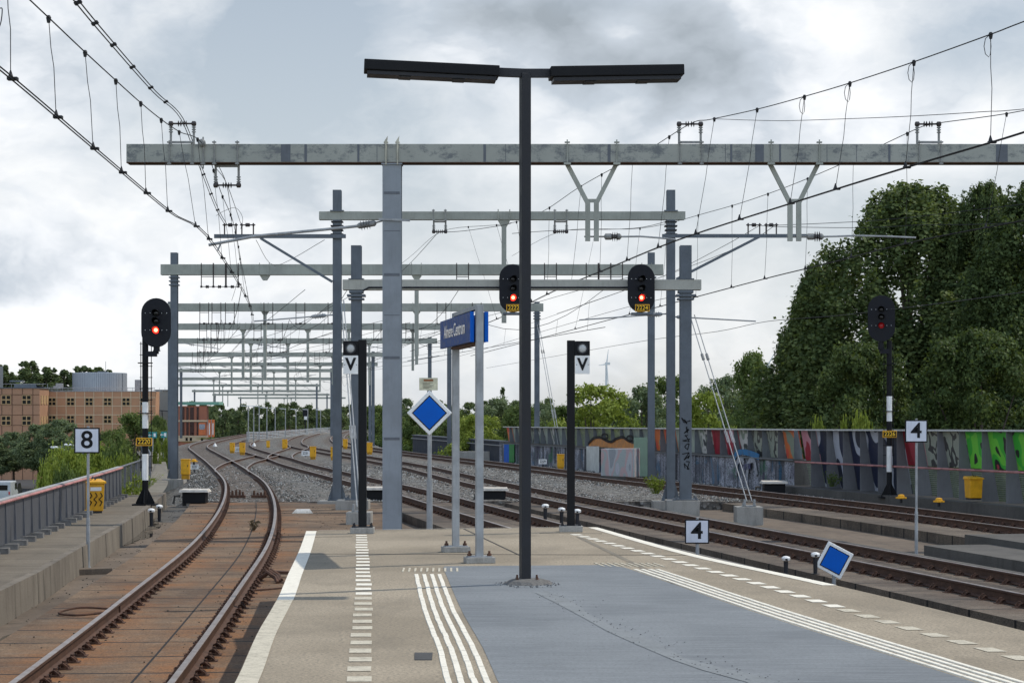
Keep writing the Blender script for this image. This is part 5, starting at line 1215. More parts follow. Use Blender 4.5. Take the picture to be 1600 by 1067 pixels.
# grit bins
def grit(p, sc, yaw, label, marks):
    t = thing('grit_bin', label, 'yellow bin', p); t.rotation_euler = (0,0,yaw); t.scale = (sc,)*3
    m = MB(); m.hexa([(-.24,-.26,.06),(.24,-.26,.06),(.24,.26,.06),(-.24,.26,.06),(-.27,-.29,.80),(.27,-.29,.80),(.27,.29,.80),(-.27,.29,.80)]); 
    for v in m.v: v += Vector(p)
    m.build('body', M_yel, t, .015)
    m = MB(); m.hexa([(-.31,-.33,.80),(.31,-.33,.80),(.31,.33,.80),(-.31,.33,.80),(-.31,-.33,.86),(.31,-.33,.86),(.28,.30,.92),(-.28,.30,.92)])
    for v in m.v: v += Vector(p)
    m.build('lid', M_yel, t, .012)
    m = MB(); m.box((0,0,.03), (.42,.46,.06)); m.bar((-.04,-.1,.93),(.02,.1,.98),.03,.03); m.bar((.05,-.05,.92),(.12,.1,.95),.03,.03)
    for v in m.v: v += Vector(p)
    m.build('hinges_and_feet', M_dark, t)
    if marks:
        m = MB(); m.box((.03,-.285,.66), (.30,.012,.10)); 
        for v in m.v: v += Vector(p)
        m.build('white_label', M_white, t)
        m = MB(); random.seed(5)
        for q in range(3):
            x = -.14+.14*q; ps = [(x,.20),(x+.06,.30),(x-.02,.38),(x+.07,.47),(x+.02,.56)]
            for (a, b), (c, d) in zip(ps, ps[1:]): m.bar((a,-.283,b),(c,-.285,d),.012,.022,(0,0,1))
        for v in m.v: v += Vector(p)
        m.build('black_scrawl', M_black, t)
grit(G(145,801,KT)+Vector((.0,0,.0)), .9, R(22), 'yellow grit bin with black scrawl behind the 8 board on the left walkway', True)
gp = P(1521,780,55.3); grit(gp, .70, R(12), 'yellow bin standing before the grey fins on the right', False)
# mushroom lamps
def mushroom():
    root = thing('trackside_post', '', 'marker post', (0,0,0), 'white capped marker posts')
    m = MB(); m.lathe((0,0,0),(0,0,1),[(0,.10),(.012,.10),(.016,.045),(.40,.055)],10); m.build('stem', M_dark, root)
    m = MB(); m.lathe((0,0,.38),(0,0,1),[(0,.055),(.02,.095),(.07,.105),(.10,.08),(.115,.03)],10); m.build('cap', M_white, root)
    m = MB(); m.box((.0,-.10,.42),(.05,.03,.04)); m.build('clip', M_dark, root)
    return root
mu = mushroom(); first = True
for px, py, Y, lb in ((83.5,888,34.8,'white capped marker post by the kerb left of the 8 board'),(236.5,797,49.5,'left of two white capped posts at the foot of the left signal'),(249,791,52.0,'right of two white capped posts at the foot of the left signal'),
                      (1228,872,33.3,'white capped post left of the tilted blue diamond'),(1274,866,32.4,'white capped post half hidden by the tilted blue diamond'),(852,790,49.5,'left of two white capped posts right of the lamp post'),(877.5,795.5,48.5,'right of two white capped posts, near the right V post'),(902,798,47.5,'white capped post peeking out right of the V post')):
    sc = .72 if 30 < Y < 34 else .9
    p = P(px,py,Y); p.z -= .44*sc
    if first: mu.location = p; mu['label'] = lb; first = False
    else: dup(mu, p, lb, sc=sc)
# white-topped boxes at the slab edge
def wbox():
    root = thing('junction_box', '', 'trackside box', (0,0,0), 'white topped trackside boxes')
    m = MB(); m.box((0,0,.20),(.72,.55,.34)); m.build('body', M_black, root, .01)
    m = MB(); m.hexa([(-.46,-.36,.37),(.46,-.36,.37),(.46,.36,.37),(-.46,.36,.37),(-.43,-.33,.45),(.43,-.33,.45),(.40,.30,.47),(-.40,.30,.47)]); m.build('lid', painted('lid_cream', (.52,.48,.42), .7, .2, 6), root, .008)
    m = MB(); m.tube([(-.45,-.1,.25),(-.62,-.1,.25),(-.66,-.12,.0)],.045,8); m.build('cable_pipe', M_concD, root)
    return root
wb = wbox(); first = True
for px, py, Y, lb in ((305,787,62.0,'white topped box left of the rusty track at the end of the slabs'),(588,783,64,'white topped box between the left V post and the thick column'),(772.5,784,64,'white topped box between the station sign posts and the lamp'),(1209,772,68.5,'white topped box at the foot of the graffiti wall on the right')):
    p = P(px,py,Y)
    if first: wb.location = p; wb['label'] = lb; first = False
    else: dup(wb, p, lb)
# yellow domes, white cones, number plates
def dome():
    root = thing('track_lamp', '', 'trackside lamp', (0,0,0), 'yellow domed trackside lamps')
    m = MB(); m.lathe((0,0,.0),(0,0,1),[(0,.05),(.18,.05)],8); m.build('stem', M_dark, root)
    m = MB(); m.lathe((0,0,.16),(0,0,1),[(0,.20),(.05,.20),(.055,.13),(.13,.11),(.15,.06)],14); m.build('hood', M_yel, root); return root
dm = dome(); first = True
for px, py, Y, sc, lb in ((1408,785.5,57.5,.8,'left of two yellow domed lamps on the kerb below the right signal'),(1467,791.5,55.0,.8,'right of two yellow domed lamps on the kerb below the right signal'),(303,726,95,.9,'yellow domed lamp beside the left track above a number plate')):
    p = P(px,py,Y)
    if first: dm.location = p; dm['label'] = lb; dm.scale = (.8,)*3; first = False
    else: dup(dm, p, lb, sc=sc)
for px, py, Y, tx, lb in ((304,729,96,'2227','small white number plate beside the left track'),(477.5,708,130,'2231','small white number plate at the worn crossing rails'),(848,721,103,'2229','small white number plate with a dark box at the foot of the graffiti wall'),(370,702,150,'2235','tiny white number plate right of the left curve')):
    p = P(px,py,Y); t = thing('number_marker', lb, 'number plate', (p.x,Y,-1.05), 'white number plates in the ballast'); s = Y/F
    m = MB(); m.box(p,(12.5*s,.03,7.5*s)); b = m.build('plate', M_white, t); text(tx, 3.9*s, p+Vector((0,-.02,0)), M_black, b, 'digits', depth=.002, bold=.003, sx=.8)
    m = MB(); m.bar((p.x,Y+.03,-1.1),(p.x,Y+.03,p.z),.05,.05,(0,1,0)); m.build('stake', M_dark, t)
cn = None
for px, py, Y, lb in ((336,698,175,'white pyramid cap between the far left tracks'),(397,697.5,178,'white pyramid cap in front of the far light railing')):
    p = P(px,py,Y); t = thing('marker_cone', lb, 'marker', p, 'white pyramid markers'); m = MB(); m.lathe(p,(0,0,1),[(0,.18),(.05,.20),(.30,.06),(.34,.02)],4); m.build('cap', M_white, t); m = MB(); m.lathe(p-Vector((0,0,.1)),(0,0,1),[(0,.12),(.1,.12)],6); m.build('base', M_dark, t)
# cables and lubricator clutter on the left track
tc_ = thing('rail_lubricator', 'rusty clamp box and cables bolted to the left track beside the platform', 'rail equipment', G(400,893,-1.0))
m = MB(); q = tpt(T1,33.0,.95,-.95); 
for k in range(3): m.tube([q+Vector((.0,-.25*k,.0)), q+Vector((.12,-.25*k-.05,.10)), q+Vector((.25,-.25*k-.1,.02)), q+Vector((.32,-.25*k-.3,-.05))], .035, 6)
m.build('cables', M_rust, tc_); m = MB(); m.box(q+Vector((.18,.5,.02)),(.5,.16,.05),R(-20)); m.build('clamp', M_rust, tc_)
m = MB(); m.tube(smooth([q+Vector((.3,-.7,-.06)), q+Vector((.6,-.9,-.05)), q+Vector((.7,-1.4,-.05)), q+Vector((.4,-1.9,-.05)), q+Vector((.1,-2.2,-.05))],6),.018,5); m.build('cable', M_rust, tc_)
tc2 = thing('rail_bond', 'rusty cable bond at the left rail of the left track', 'rail equipment', tpt(T1,27.4,-1.1,-1.0)); m = MB(); q = tpt(T1,27.4,-.8,-.98)
m.tube(smooth([q+Vector((-.05,.3,.0)), q+Vector((-.55,.25,.03)), q+Vector((-.75,-.2,0)), q+Vector((-.45,-.5,0)), q+Vector((-.1,-.35,.02))],6),.016,5); m.box(q+Vector((0,-.05,.05)),(.14,.4,.1),R(8)); m.build('cable', M_rust, tc2)
# point-heater clamps between the rails at the slab end
for dx, lb in ((-.35,'left of two dark clamps between the rails where the gravel starts'),(.35,'right of two dark clamps between the rails where the gravel starts')):
    q = tpt(T1,65.5,dx,-.99); t = thing('track_clamp', lb, 'rail equipment', q, 'dark clamps between the rails'); m = MB(); m.box(q+Vector((0,0,.05)),(.5,.25,.08))
    for k in range(4): m.lathe(q+Vector((-.18+.12*k,random.uniform(-.1,.1),.08)),(0,0,1),[(0,.05),(random.uniform(.08,.2),.03)],6)
    m.build('clamp', M_rust, t)
t = thing('cable_trough', 'small dark box standing in the puddle under the left kerb', 'concrete block', G(217,822,-1.13)); q = G(217,820,-1.13); m = MB(); m.box(q+Vector((0,.9,.20)),(.34,2.2,.22)); m.box(q+Vector((0,-.1,.06)),(.30,.3,.14)); m.build('trough', M_kerb, t, .015)
t = thing('concrete_sleeper', 'short block across the gutter floor right of the first white capped post', 'concrete block', G(135,894,-1.13)); m = MB(); m.bar(G(103,896,-1.1), G(172,893,-1.1), .25, .16); m.build('beam', M_gutter, t, .01)
# weeds
M_dry = painted('dry_grass', (.12,.09,.05), .9, .3)
def weed(p, h, n, mat, label, cat='plant', spread=.5):
    random.seed(int(p.x*100)); t = thing('weed_plant', label, cat, p); m = MB()
    for _ in range(n):
        a = random.random()*6.28; r = random.random()*spread*h; q = p+Vector((math.cos(a)*r*.4, math.sin(a)*r*.4, 0)); e = q+Vector((math.cos(a)*r, math.sin(a)*r, h*random.uniform(.5,1)))
        m.bar(q, e, .012, .012, (0,1,0), .004, .004)
        for k in range(5): c = q.lerp(e, random.uniform(.4,1)); s = .03*random.uniform(.6,1.6); m.poly([c+Vector((random.gauss(0,s),random.gauss(0,s),random.gauss(0,s))) for _ in range(3)])
    m.build('leaves', mat, t)
weed(P(1024,771,63.5), .62, 60, LEAF['light'], 'yellow-green weed growing in the gravel left of the right portal columns')
weed(tpt(T1,47,.25,-1.0), .26, 10, M_dry, 'small dry weed growing between the rails of the left track', spread=.8)
weed(P(212,770,64), .8, 60, LEAF['light'], 'green weeds growing along the mesh fence on the left path', spread=.9)
weed(P(200,782,60), .6, 60, LEAF['light'], 'low weeds at the far end of the grey panel railing', spread=.9)
weed(P(1156,764,81), .6, 20, LEAF['mid'], 'small tuft at the foot of the ribbed wall')
weed(P(1300,760,66.4), .55, 30, LEAF['mid'], 'weed tuft growing at the foot of the steel fins')
# ------------------------------------------------------------------ buildings on the left
M_brick = painted('tan_panel', (.40,.215,.12), .75, .08, .4, grime=.1); M_brick2 = painted('tan_panel_dark', (.36,.20,.12), .75, .08, .4, grime=.1); M_joint2 = painted('joint_cream', (.55,.42,.28), .7, .05); M_jointd = painted('joint_brown', (.14,.08,.05), .8, .1)
M_frame = painted('window_frame_ochre', (.44,.29,.14), .7, .1); M_pane = painted('window_pane_dark', (.014,.014,.012), .35, .4, .25, spec=.10)
def facade(root, x0, x1, z0, z1, Y, pitch, rows, joint, wallmat, win_cols, jw=.10, depth=14, frame=M_frame, wz=None):
    m = MB(); m.box(((x0+x1)/2, Y+depth/2, (z0+z1)/2), (x1-x0, depth, z1-z0)); w = m.build('wall', wallmat, root)
    m = MB(); x = x0
    while x <= x1+.01: m.box((x, Y-.02, (z0+z1)/2), (jw,.06,z1-z0)); x += pitch
    for z in rows: m.box(((x0+x1)/2, Y-.025, z), (x1-x0,.06,jw))
    m.build('panel_joints', joint, w)
    for cx, cz in win_cols:
        s = 1.22 if wz is None else wz
        m = MB(); m.box((cx,Y-.06,cz),(s,.08,s)); b = m.build('window', frame, root)
        m = MB()
        for q in (-1,1):
            for r_ in (-1,1): m.box((cx+q*s*.245,Y-.10,cz+r_*s*.245),(s*.37,.03,s*.37))
        m.build('panes', M_pane, b)
YB1, YB2 = 260.0, 265.4
b1 = thing('office_block', 'tan panel office block with pairs of cross windows at the left edge of the photo', 'building', (X_(20,YB1),YB1,-6.6))
s1 = YB1/F; x1 = X_(62,YB1); x0 = x1-28*s1*16
pit = 16.2*s1; wins = []
for k in range(-6,1):
    for py in (624.5, 657, 689): wins.append((X_(41.8+32.0*k,YB1), Z_(py,YB1)))
facade(b1, x0, x1, -6.6, Z_(606.5,YB1), YB1, pit, [Z_(616.5,YB1),Z_(632,YB1),Z_(648,YB1),Z_(664,YB1),Z_(680,YB1)], M_jointd, M_brick2, wins, .07, 5.2)
m = MB(); xe = x1+.0
for k in range(3): 
    for py in (624.5, 657): m.box((x1+.04, YB1+1.1+1.5*k, Z_(py,YB1)), (.06,.75,1.15))
m.build('side_windows', M_frame, b1)
m = MB(); m.box(((x0+x1)/2,YB1+2.6,Z_(606.5,YB1)+.05),(x1-x0+.3,5.5,.10)); m.build('roof_edge', M_col, b1)
m = MB(); zt = Z_(606.5,YB1)
for k in range(14): x = x1-1.6*k; m.bar((x,YB1+4.4,zt),(x,YB1+4.4,zt+.65),.05,.05,(0,1,0))
m.tube([(x0,YB1+4.4,zt+.62),(x1-.2,YB1+4.4,zt+.62)],.04,5); m.build('roof_railing', M_pole, b1)
m = MB(); m.hexa([P(22,607,YB1+1.5),P(58,607,YB1+1.5),P(58,607,YB1+3.5),P(22,607,YB1+3.5)]+[P(22,600.5,YB1+1.5),P(56,600.5,YB1+1.5),P(70,604.5,YB1+3.5),P(22,600,YB1+3.5)]); m.box(P(26,595.5,YB1+3),(1.6,1.2,.2)); m.box(P(-10,590,YB1+3),(2.0,2,3.0)); m.build('roof_plant', M_col, b1)
b2 = thing('office_block', 'long tan office wing with pale grid joints and a round grey tank on the roof', 'building', (X_(160,YB2),YB2,-6.6))
s2 = YB2/F; wins = []
for k in range(6):
    for py in (627.5, 655): wins.append((X_(110.5+28.9*k-28.9,YB2), Z_(py,YB2)))
facade(b2, X_(60,YB2), X_(243,YB2), -6.6, Z_(611.5,YB2), YB2, 14.45*s2, [Z_(p,YB2) for p in (621,634.3,648,662,676.5)], M_joint2, M_brick, wins, .09, 3, wz=1.04)
m = MB(); m.box((X_(158,YB2),YB2+8.0,(Z_(612,YB2)-6.6)/2),(X_(222,YB2)-X_(95,YB2),9.9,Z_(612,YB2)+6.6)); m.build('rear_wing', M_brick, b2)
m = MB(); m.box((X_(162,YB2)-.5,YB2-.05,Z_(683,YB2)),(22*s2*1.2,.2,.9)); m.build('entrance_window', M_pane, b2)
m = MB(); zt = Z_(611.5,YB2)
for k in range(24): x = X_(70,YB2)+.72*k; m.bar((x,YB2+1,zt),(x,YB2+1,zt+.5),.04,.04,(0,1,0))
m.tube([(X_(66,YB2),YB2+1,zt+.5),(X_(240,YB2),YB2+1,zt+.5)],.04,5); m.tube([(X_(66,YB2),YB2+1,zt+.25),(X_(240,YB2),YB2+1,zt+.25)],.03,5); m.box((X_(150,YB2),YB2+.2,zt+.02),(17.6,.5,.10)); m.build('roof_railing', M_pole, b2)
m = MB(); c = P(156,611,YB2+5.5); r = 42*(YB2+5.5)/F; m.lathe((c.x,c.y,zt-.2),(0,0,1),[(0,r),(Z_(583,YB2+5)-zt+.2,r),(Z_(582.5,YB2+5)-zt+.2,r*.98)],40); tk = m.build('roof_tank', painted('tank_grey', (.30,.335,.37), .5, .06, .5, grime=.1), b2)
m = MB()
for k in range(40): a = math.pi+math.pi*k/40; m.bar((c.x+math.cos(a)*r,c.y+math.sin(a)*r,zt),(c.x+math.cos(a)*r,c.y+math.sin(a)*r,Z_(583,YB2+5)),.03,.02,(0,1,0))
m.build('tank_ribs', M_col, tk); m = MB(); m.box((X_(185,YB2),c.y-r*.72,Z_(597,YB2)),(.10,.3,2.4)); m.build('tank_pipe', M_col, tk); m = MB(); m.box((X_(148,YB2),c.y,Z_(581,YB2)),(1.3,1.0,.4)); m.tube([(X_(152,YB2),c.y,Z_(582,YB2)),(X_(152,YB2),c.y,Z_(563,YB2))],.03,4); m.build('tank_hatch', M_col, tk)
m = MB(); m.box(P(93,603,YB2+3),(.9,.6,.7)); m.box(P(88,605,YB2+3),(.7,.5,.4)); m.box(P(216,603,YB2+8),(.8,.8,1.7)); m.build('roof_units', M_pole, b2)
b3 = thing('grey_block', 'plain grey-brown block between the office wing and the left portal column', 'building', (X_(255,285),285,-6.6))
m = MB(); m.box((X_(256,285),286,(Z_(610,285)-6.6)/2),(26*285/F,2,Z_(610,285)+6.6)); m.build('wall', painted('render_grey', (.235,.225,.20), .85, .08, .3, grime=.15), b3)
m = MB(); m.box((X_(256,285),286,Z_(610,285)+.05),(26*285/F+.2,2.3,.12)); m.build('roof_edge', M_col, b3)
m = MB(); m.tube([P(244,641,284.5),P(262,642,284.5),P(266,655,284)],.06,5); m.tube([P(253,642,284.5),P(255,660,284.4)],.06,5); m.build('outside_stair', M_dark, b3)
# red brick building with the green roof
Y4 = 330.0
b4 = thing('brick_building', 'red building with tall dark slit windows and a flat green roof beyond the curve', 'building', (X_(305,Y4),Y4,-3))
M_redb = painted('red_brick', (.33,.125,.075), .8, .1, .5)
m = MB(); xa, xb = X_(268,Y4), X_(323,Y4); m.box(((xa+xb)/2,Y4+1,(Z_(634,Y4)-6.6)/2),(xb-xa,2,Z_(634,Y4)+6.6)); w = m.build('wall', M_redb, b4)
m = MB(); m.box(((xa+xb)/2+.4,Y4+2,Z_(630,Y4)),(xb-xa+3.4,4.6,.5)); m.build('roof', painted('copper_green', (.16,.33,.25), .6, .15, .6), b4)
for px, wd in ((286.5,3),(293,3.4),(300,6),(309,3)):
    for ya, yb_ in ((636,656),(659,680)): m = MB(); m.box((X_(px,Y4),Y4-.06,(Z_(ya,Y4)+Z_(yb_,Y4))/2),(wd*Y4/F,.12,Z_(ya,Y4)-Z_(yb_,Y4))); m.build('window', painted('window_brown', (.05,.022,.018), .3, .2), b4)
m = MB(); m.box(((xa+xb)/2,Y4-.1,Z_(657.5,Y4)),(xb-xa+.2,.2,.28)); m.box(((xa+xb)/2,Y4-.1,Z_(681.5,Y4)),(xb-xa+.2,.25,.24)); m.box(((xa+xb)/2,Y4-.08,Z_(686,Y4)),(xb-xa+.1,.16,.7)); m.build('cream_bands', M_joint2, b4)
m = MB()
for px in (292,298.5,316): m.box((X_(px,Y4),Y4-.18,Z_(686,Y4)),(.36,.06,.5))
m.build('ground_windows', M_pane, b4)
M_orng = painted('orange_banner', (.62,.17,.06), .7, .1, 2)
m = MB(); m.box((X_(316,Y4),Y4-.15,Z_(670,Y4)),(1.15,.1,2.05)); pb = m.build('poster', M_orng, b4)
m = MB(); m.box((X_(316,Y4),Y4-.22,Z_(666,Y4)),(.95,.04,.75)); m.box((X_(316,Y4),Y4-.25,Z_(669.5,Y4)),(.8,.03,.3)); m.build('poster_fields', M_gy, pb)
for px, lb in ((327.5,'left of two tall orange banners beside the red building'),(333,'right of two tall orange banners beside the red building')):
    t = thing('banner', lb, 'banner', (X_(px,325),325,-3), 'orange banners'); m = MB(); m.box((X_(px,325),325,Z_(669,325)),(4.6*325/F,.06,27*325/F)); b = m.build('cloth', M_orng, t); m = MB(); m.box((X_(px,325)-.02,324.95,Z_(670,325)),(.16,.03,1.9)); m.build('pale_stripe', M_white, b); m = MB(); m.tube([(X_(px-2.6,325),325,-5),(X_(px-2.6,325),325,Z_(655,325))],.05,5); m.build('pole', M_pole, t)
# ------------------------------------------------------------------ street below on the left
def car(p, L, W, H, mat, label, name='parked_car', van=False, yaw=0.0):
    t = thing(name, label, 'van' if van else 'car', p); t.rotation_euler = (0,0,yaw); o = Vector(p)
    pr = [(-L/2,.25),(-L/2,.75),(-L*.42,.85),(-L*.30,H*.62),(-L*.18,H),(L*.22,H),(L*.36,H*.64),(L*.48,.80),(L/2,.65),(L/2,.25)] if not van else [(-L/2,.3),(-L/2,.9),(-L/2+.05,H),(L*.24,H),(L*.38,H*.58),(L*.5,H*.48),(L/2,.3)]
    m = MB(); m.prism([o+Vector((x,-W/2,z)) for x, z in pr], (0,W,0)); m.build('body', mat, t, .07)
    m = MB()
    if van: m.box(o+Vector((-L/2-.01,0,H*.72)),(.03,W*.7,H*.24)); m.prism([o+Vector((x,-W/2-.012,z)) for x, z in ((L*.05,H*.6),(L*.34,H*.6),(L*.25,H*.9),(L*.05,H*.9))],(0,W+.024,0))
    else: m.prism([o+Vector((x,-W/2-.012,z)) for x, z in ((-L*.28,H*.64),(L*.30,H*.64),(L*.20,H*.94),(-L*.16,H*.94))],(0,W+.024,0))
    m.build('windows', M_pane, t)
    for x in (-L*.31, L*.31):
        for y in (-1, 1): m = MB(); m.lathe(o+Vector((x,y*(W/2-.16)-.0,.31)),(0,y,0),[(0,.31),(.18,.31),(.19,.2)],14); m.build('wheel', M_black, t)
    m = MB()
    for y in (-1,1): m.box(o+Vector((-L/2-.012,y*W*.43,.95 if van else .72)),(.03,.12,.30 if van else .14))
    m.build('tail_lights', M_redp, t)
    return t
p = P(31,741,262); p.z = -6.59; car(p, 4.2, 1.75, 1.5, painted('car_blue', (.03,.045,.075), .25, .05), 'dark blue car parked under the street trees on the left', yaw=R(170))
p = P(7,775,192); p.z = -6.59; car(p, 4.6, 1.9, 2.05, painted('van_white', (.42,.44,.46), .3, .05), 'pale van with red tail lights at the left edge below the railing', 'parked_van', True, yaw=R(95))
p = P(17,752,205); p.z = -6.59; car(p, 4.2, 1.7, 1.45, M_dark, 'dark car parked just beyond the pale van', yaw=R(95))
for px, py, Y, lb in ((80,698.5,150,'pale curved street lamp left of the 8 board, nearer one'),(101,694.5,160,'pale curved street lamp half behind the 8 board, farther one')):
    t = thing('street_lamp', lb, 'street lamp', (X_(px+29,Y),Y,-6.6), 'street lamps below the viaduct'); m = MB(); x = X_(px+29,Y); zt = Z_(py+8,Y); m.tube(smooth([Vector((x,Y,-6.6)),Vector((x,Y,zt-.8)),Vector((x-.15,Y,zt-.1)),P(px+16,py+1.5,Y),P(px+5,py,Y)],5),.05,6); m.build('pole', M_pole, t); m = MB(); m.lathe(P(px-1,py,Y),(1,0,-.05),[(0,.03),(.08,.09),(.5,.10),(.6,.05)],8); m.build('head', M_white, t)
M_teal = painted('teal_sign', (.01,.22,.22), .5, .05)
for px, py, w, tx, lb in ((238.5,679.5,13.5,'\u2190','teal direction sign with an arrow just right of the signal mast'),(256,679,9,'\u2190','smaller teal direction sign near the left portal column')):
    Y = 150; p = P(px,py,Y); t = thing('direction_sign', lb, 'sign', (p.x,Y,-5), 'teal direction signs'); m = MB(); m.box(p,(w*Y/F,.06,9.5*Y/F)); b = m.build('board', M_teal, t); m = MB(); m.box(p+Vector((-w*.22*Y/F,-.04,0)),(.22,.02,.05)); m.prism([p+Vector((-w*.22*Y/F-.18,-.05,0)),p+Vector((-w*.22*Y/F-.06,-.05,.09)),p+Vector((-w*.22*Y/F-.06,-.05,-.09))],(0,.02,0)); m.box(p+Vector((w*.25*Y/F,-.04,0)),(.16,.02,.26)); m.build('arrow', M_white, b); m = MB(); m.bar((p.x,Y+.06,-6),(p.x,Y+.06,p.z),.08,.08,(0,1,0)); m.build('post', M_pole, t)
# ------------------------------------------------------------------ far light railing with lamp posts
fr = thing('viaduct_railing', 'long pale grey railing curving away on the far viaduct', 'railing', P(450,683,250)); pts = [P(386,687,207), P(410,686,222), P(445,683,250), P(490,678,290), P(528,675,320)]
ptf = smooth(pts,4); m = MB()
for h in (.12,.30,.48,.66,.80):
    for a, b in zip(ptf, ptf[1:]): m.bar(a+Vector((0,0,h)), b+Vector((0,0,h)), .06, .07)
m.build('rails', painted('pale_rail', (.38,.42,.45), .5, .1), fr)
for p in ptf: m = MB(); m.bar(p, p+Vector((0,0,.86)), .10, .10, (0,1,0)); m.build('post', M_pole, fr)
m = MB()
for a, b in zip(ptf, ptf[1:]): m.bar(a-Vector((0,0,.35)), b-Vector((0,0,.35)), .3, .7)
m.build('concrete_base', M_conc, fr)
lp = thing('platform_light', '', 'lamp post', (0,0,0), 'thin pale lamp posts along the far railing')
m = MB(); m.tube([(0,0,-.5),(0,0,3.55)],.055,6); m.build('pole', M_pole, lp); m = MB(); m.bar((.06,0,3.55),(-.75,0,3.6),.16,.07); m.build('head', M_white, lp)
for i, (px, py, Y) in enumerate(((388,688,206),(396.5,687,211),(405,686,216),(417,686,226),(430,684.5,238),(446,683,250),(462.5,681,266),(481,679,282),(501,677,300))):
    p = P(px,py,Y); lb = 'thin pale lamp post along the far railing, number '
    lb = ['leftmost thin pale lamp post of the far railing','second thin pale lamp post from the left on the far railing','third thin pale lamp post from the left on the far railing','fourth thin pale lamp post from the left on the far railing','middle thin pale lamp post of the nine on the far railing','thin pale lamp post just right of the middle one on the far railing','third thin pale lamp post from the right on the far railing','second thin pale lamp post from the right on the far railing','rightmost and smallest thin pale lamp post on the far railing'][i]
    if i == 0: lp.location = p; lp['label'] = lb
    else: dup(lp, p, lb)
sgf = thing('railway_signal', 'tiny dark signal with a white plate in front of the far wood', 'railway signal', P(477,672,300), 'railway colour light signals'); m = MB(); c = P(477,650,300); m.bar(P(477,676,300), c, .2, .2, (0,1,0)); m.build('mast', M_black, sgf); m = MB(); m.prism(stadium(c+Vector((0,-.1,.5)),.75,1.3,0), (0,.1,0)); m.build('signal_head', M_sig, sgf); m = MB(); m.box(P(477.5,653,299.8),(.45,.05,.5)); m.build('plate', M_white, sgf)
# ------------------------------------------------------------------ wind turbines
def turbine(px, py, Y, blades, label):
    c = P(px,py,Y); t = thing('wind_turbine', label, 'wind turbine', (c.x,Y,-6.6), 'far wind turbines'); M_t = painted('turbine_white', (.62,.64,.66), .5, .03)
    m = MB(); m.lathe((c.x,Y,-6.6),(0,0,1),[(0,2.2),(c.z+6.6,1.2)],12); m.build('tower', M_t, t); m = MB(); m.box(c+Vector((1.5,0,.8)),(6,4,3)); m.build('nacelle', M_t, t)
    for dx, dy in blades: m = MB(); e = P(px+dx,py+dy,Y); m.bar(c+Vector((0,-3,0)), e+Vector((0,-3,0)), 1.7, .7, (0,1,0), .5, .3); m.build('blade', M_t, t)
turbine(947.5,569,2500,[(3,-23),(-12.5,2),(3,32)],'white wind turbine on the horizon right of the V signal'); turbine(1197,575,2200,[(14,-26),(-30,2),(10,26)],'wind turbine of which only a blade shows left of the big trees')
# ------------------------------------------------------------------ trees
def leafcloud(cent, rad, n, size, up=.3, seed=0, squash=1.0, shell=.5, core=None):
    """many leaf-sized quads grouped in clumps; returns numpy verts (n*4,3)"""
    rs = np.random.RandomState(seed); cent = np.array(cent); k = len(cent); rad = np.array(rad)
    w = rad**2/np.sum(rad**2); idx = rs.choice(k, n, p=w); d = rs.normal(size=(n,3)); d /= np.linalg.norm(d,axis=1,keepdims=True)
    r = rad[idx]*(shell+(1-shell)*rs.rand(n)**.5*1.1)*(.75+.35*rs.rand(n)+.75*rs.rand(n)**7); pos = cent[idx]+d*r[:,None]*np.array([1,1,squash])
    nrm = d*.7+rs.normal(size=(n,3))*.55+np.array([0,0,up]); nrm /= np.linalg.norm(nrm,axis=1,keepdims=True)
    a = np.cross(nrm, rs.normal(size=(n,3))*.55+np.array([0,0,1.])); a /= np.linalg.norm(a,axis=1,keepdims=True)+1e-9; b = np.cross(nrm,a); s = size*(.55+.85*rs.rand(n))[:,None]
    return np.stack([pos-a*s*.5, pos-b*s*.32, pos+a*s*.5, pos+b*s*.32], 1).reshape(-1,3)
def mesh_np(name, v, mat):
    me = bpy.data.meshes.new(name); n = len(v)//4; me.vertices.add(len(v)); me.vertices.foreach_set('co', v.astype(np.float32).ravel()); me.loops.add(n*4); me.loops.foreach_set('vertex_index', np.arange(n*4,dtype=np.int32)); me.polygons.add(n); me.polygons.foreach_set('loop_start', np.arange(0,n*4,4,dtype=np.int32)); me.polygons.foreach_set('loop_total', np.full(n,4,dtype=np.int32)); me.update(calc_edges=True); me.materials.append(mat); return me
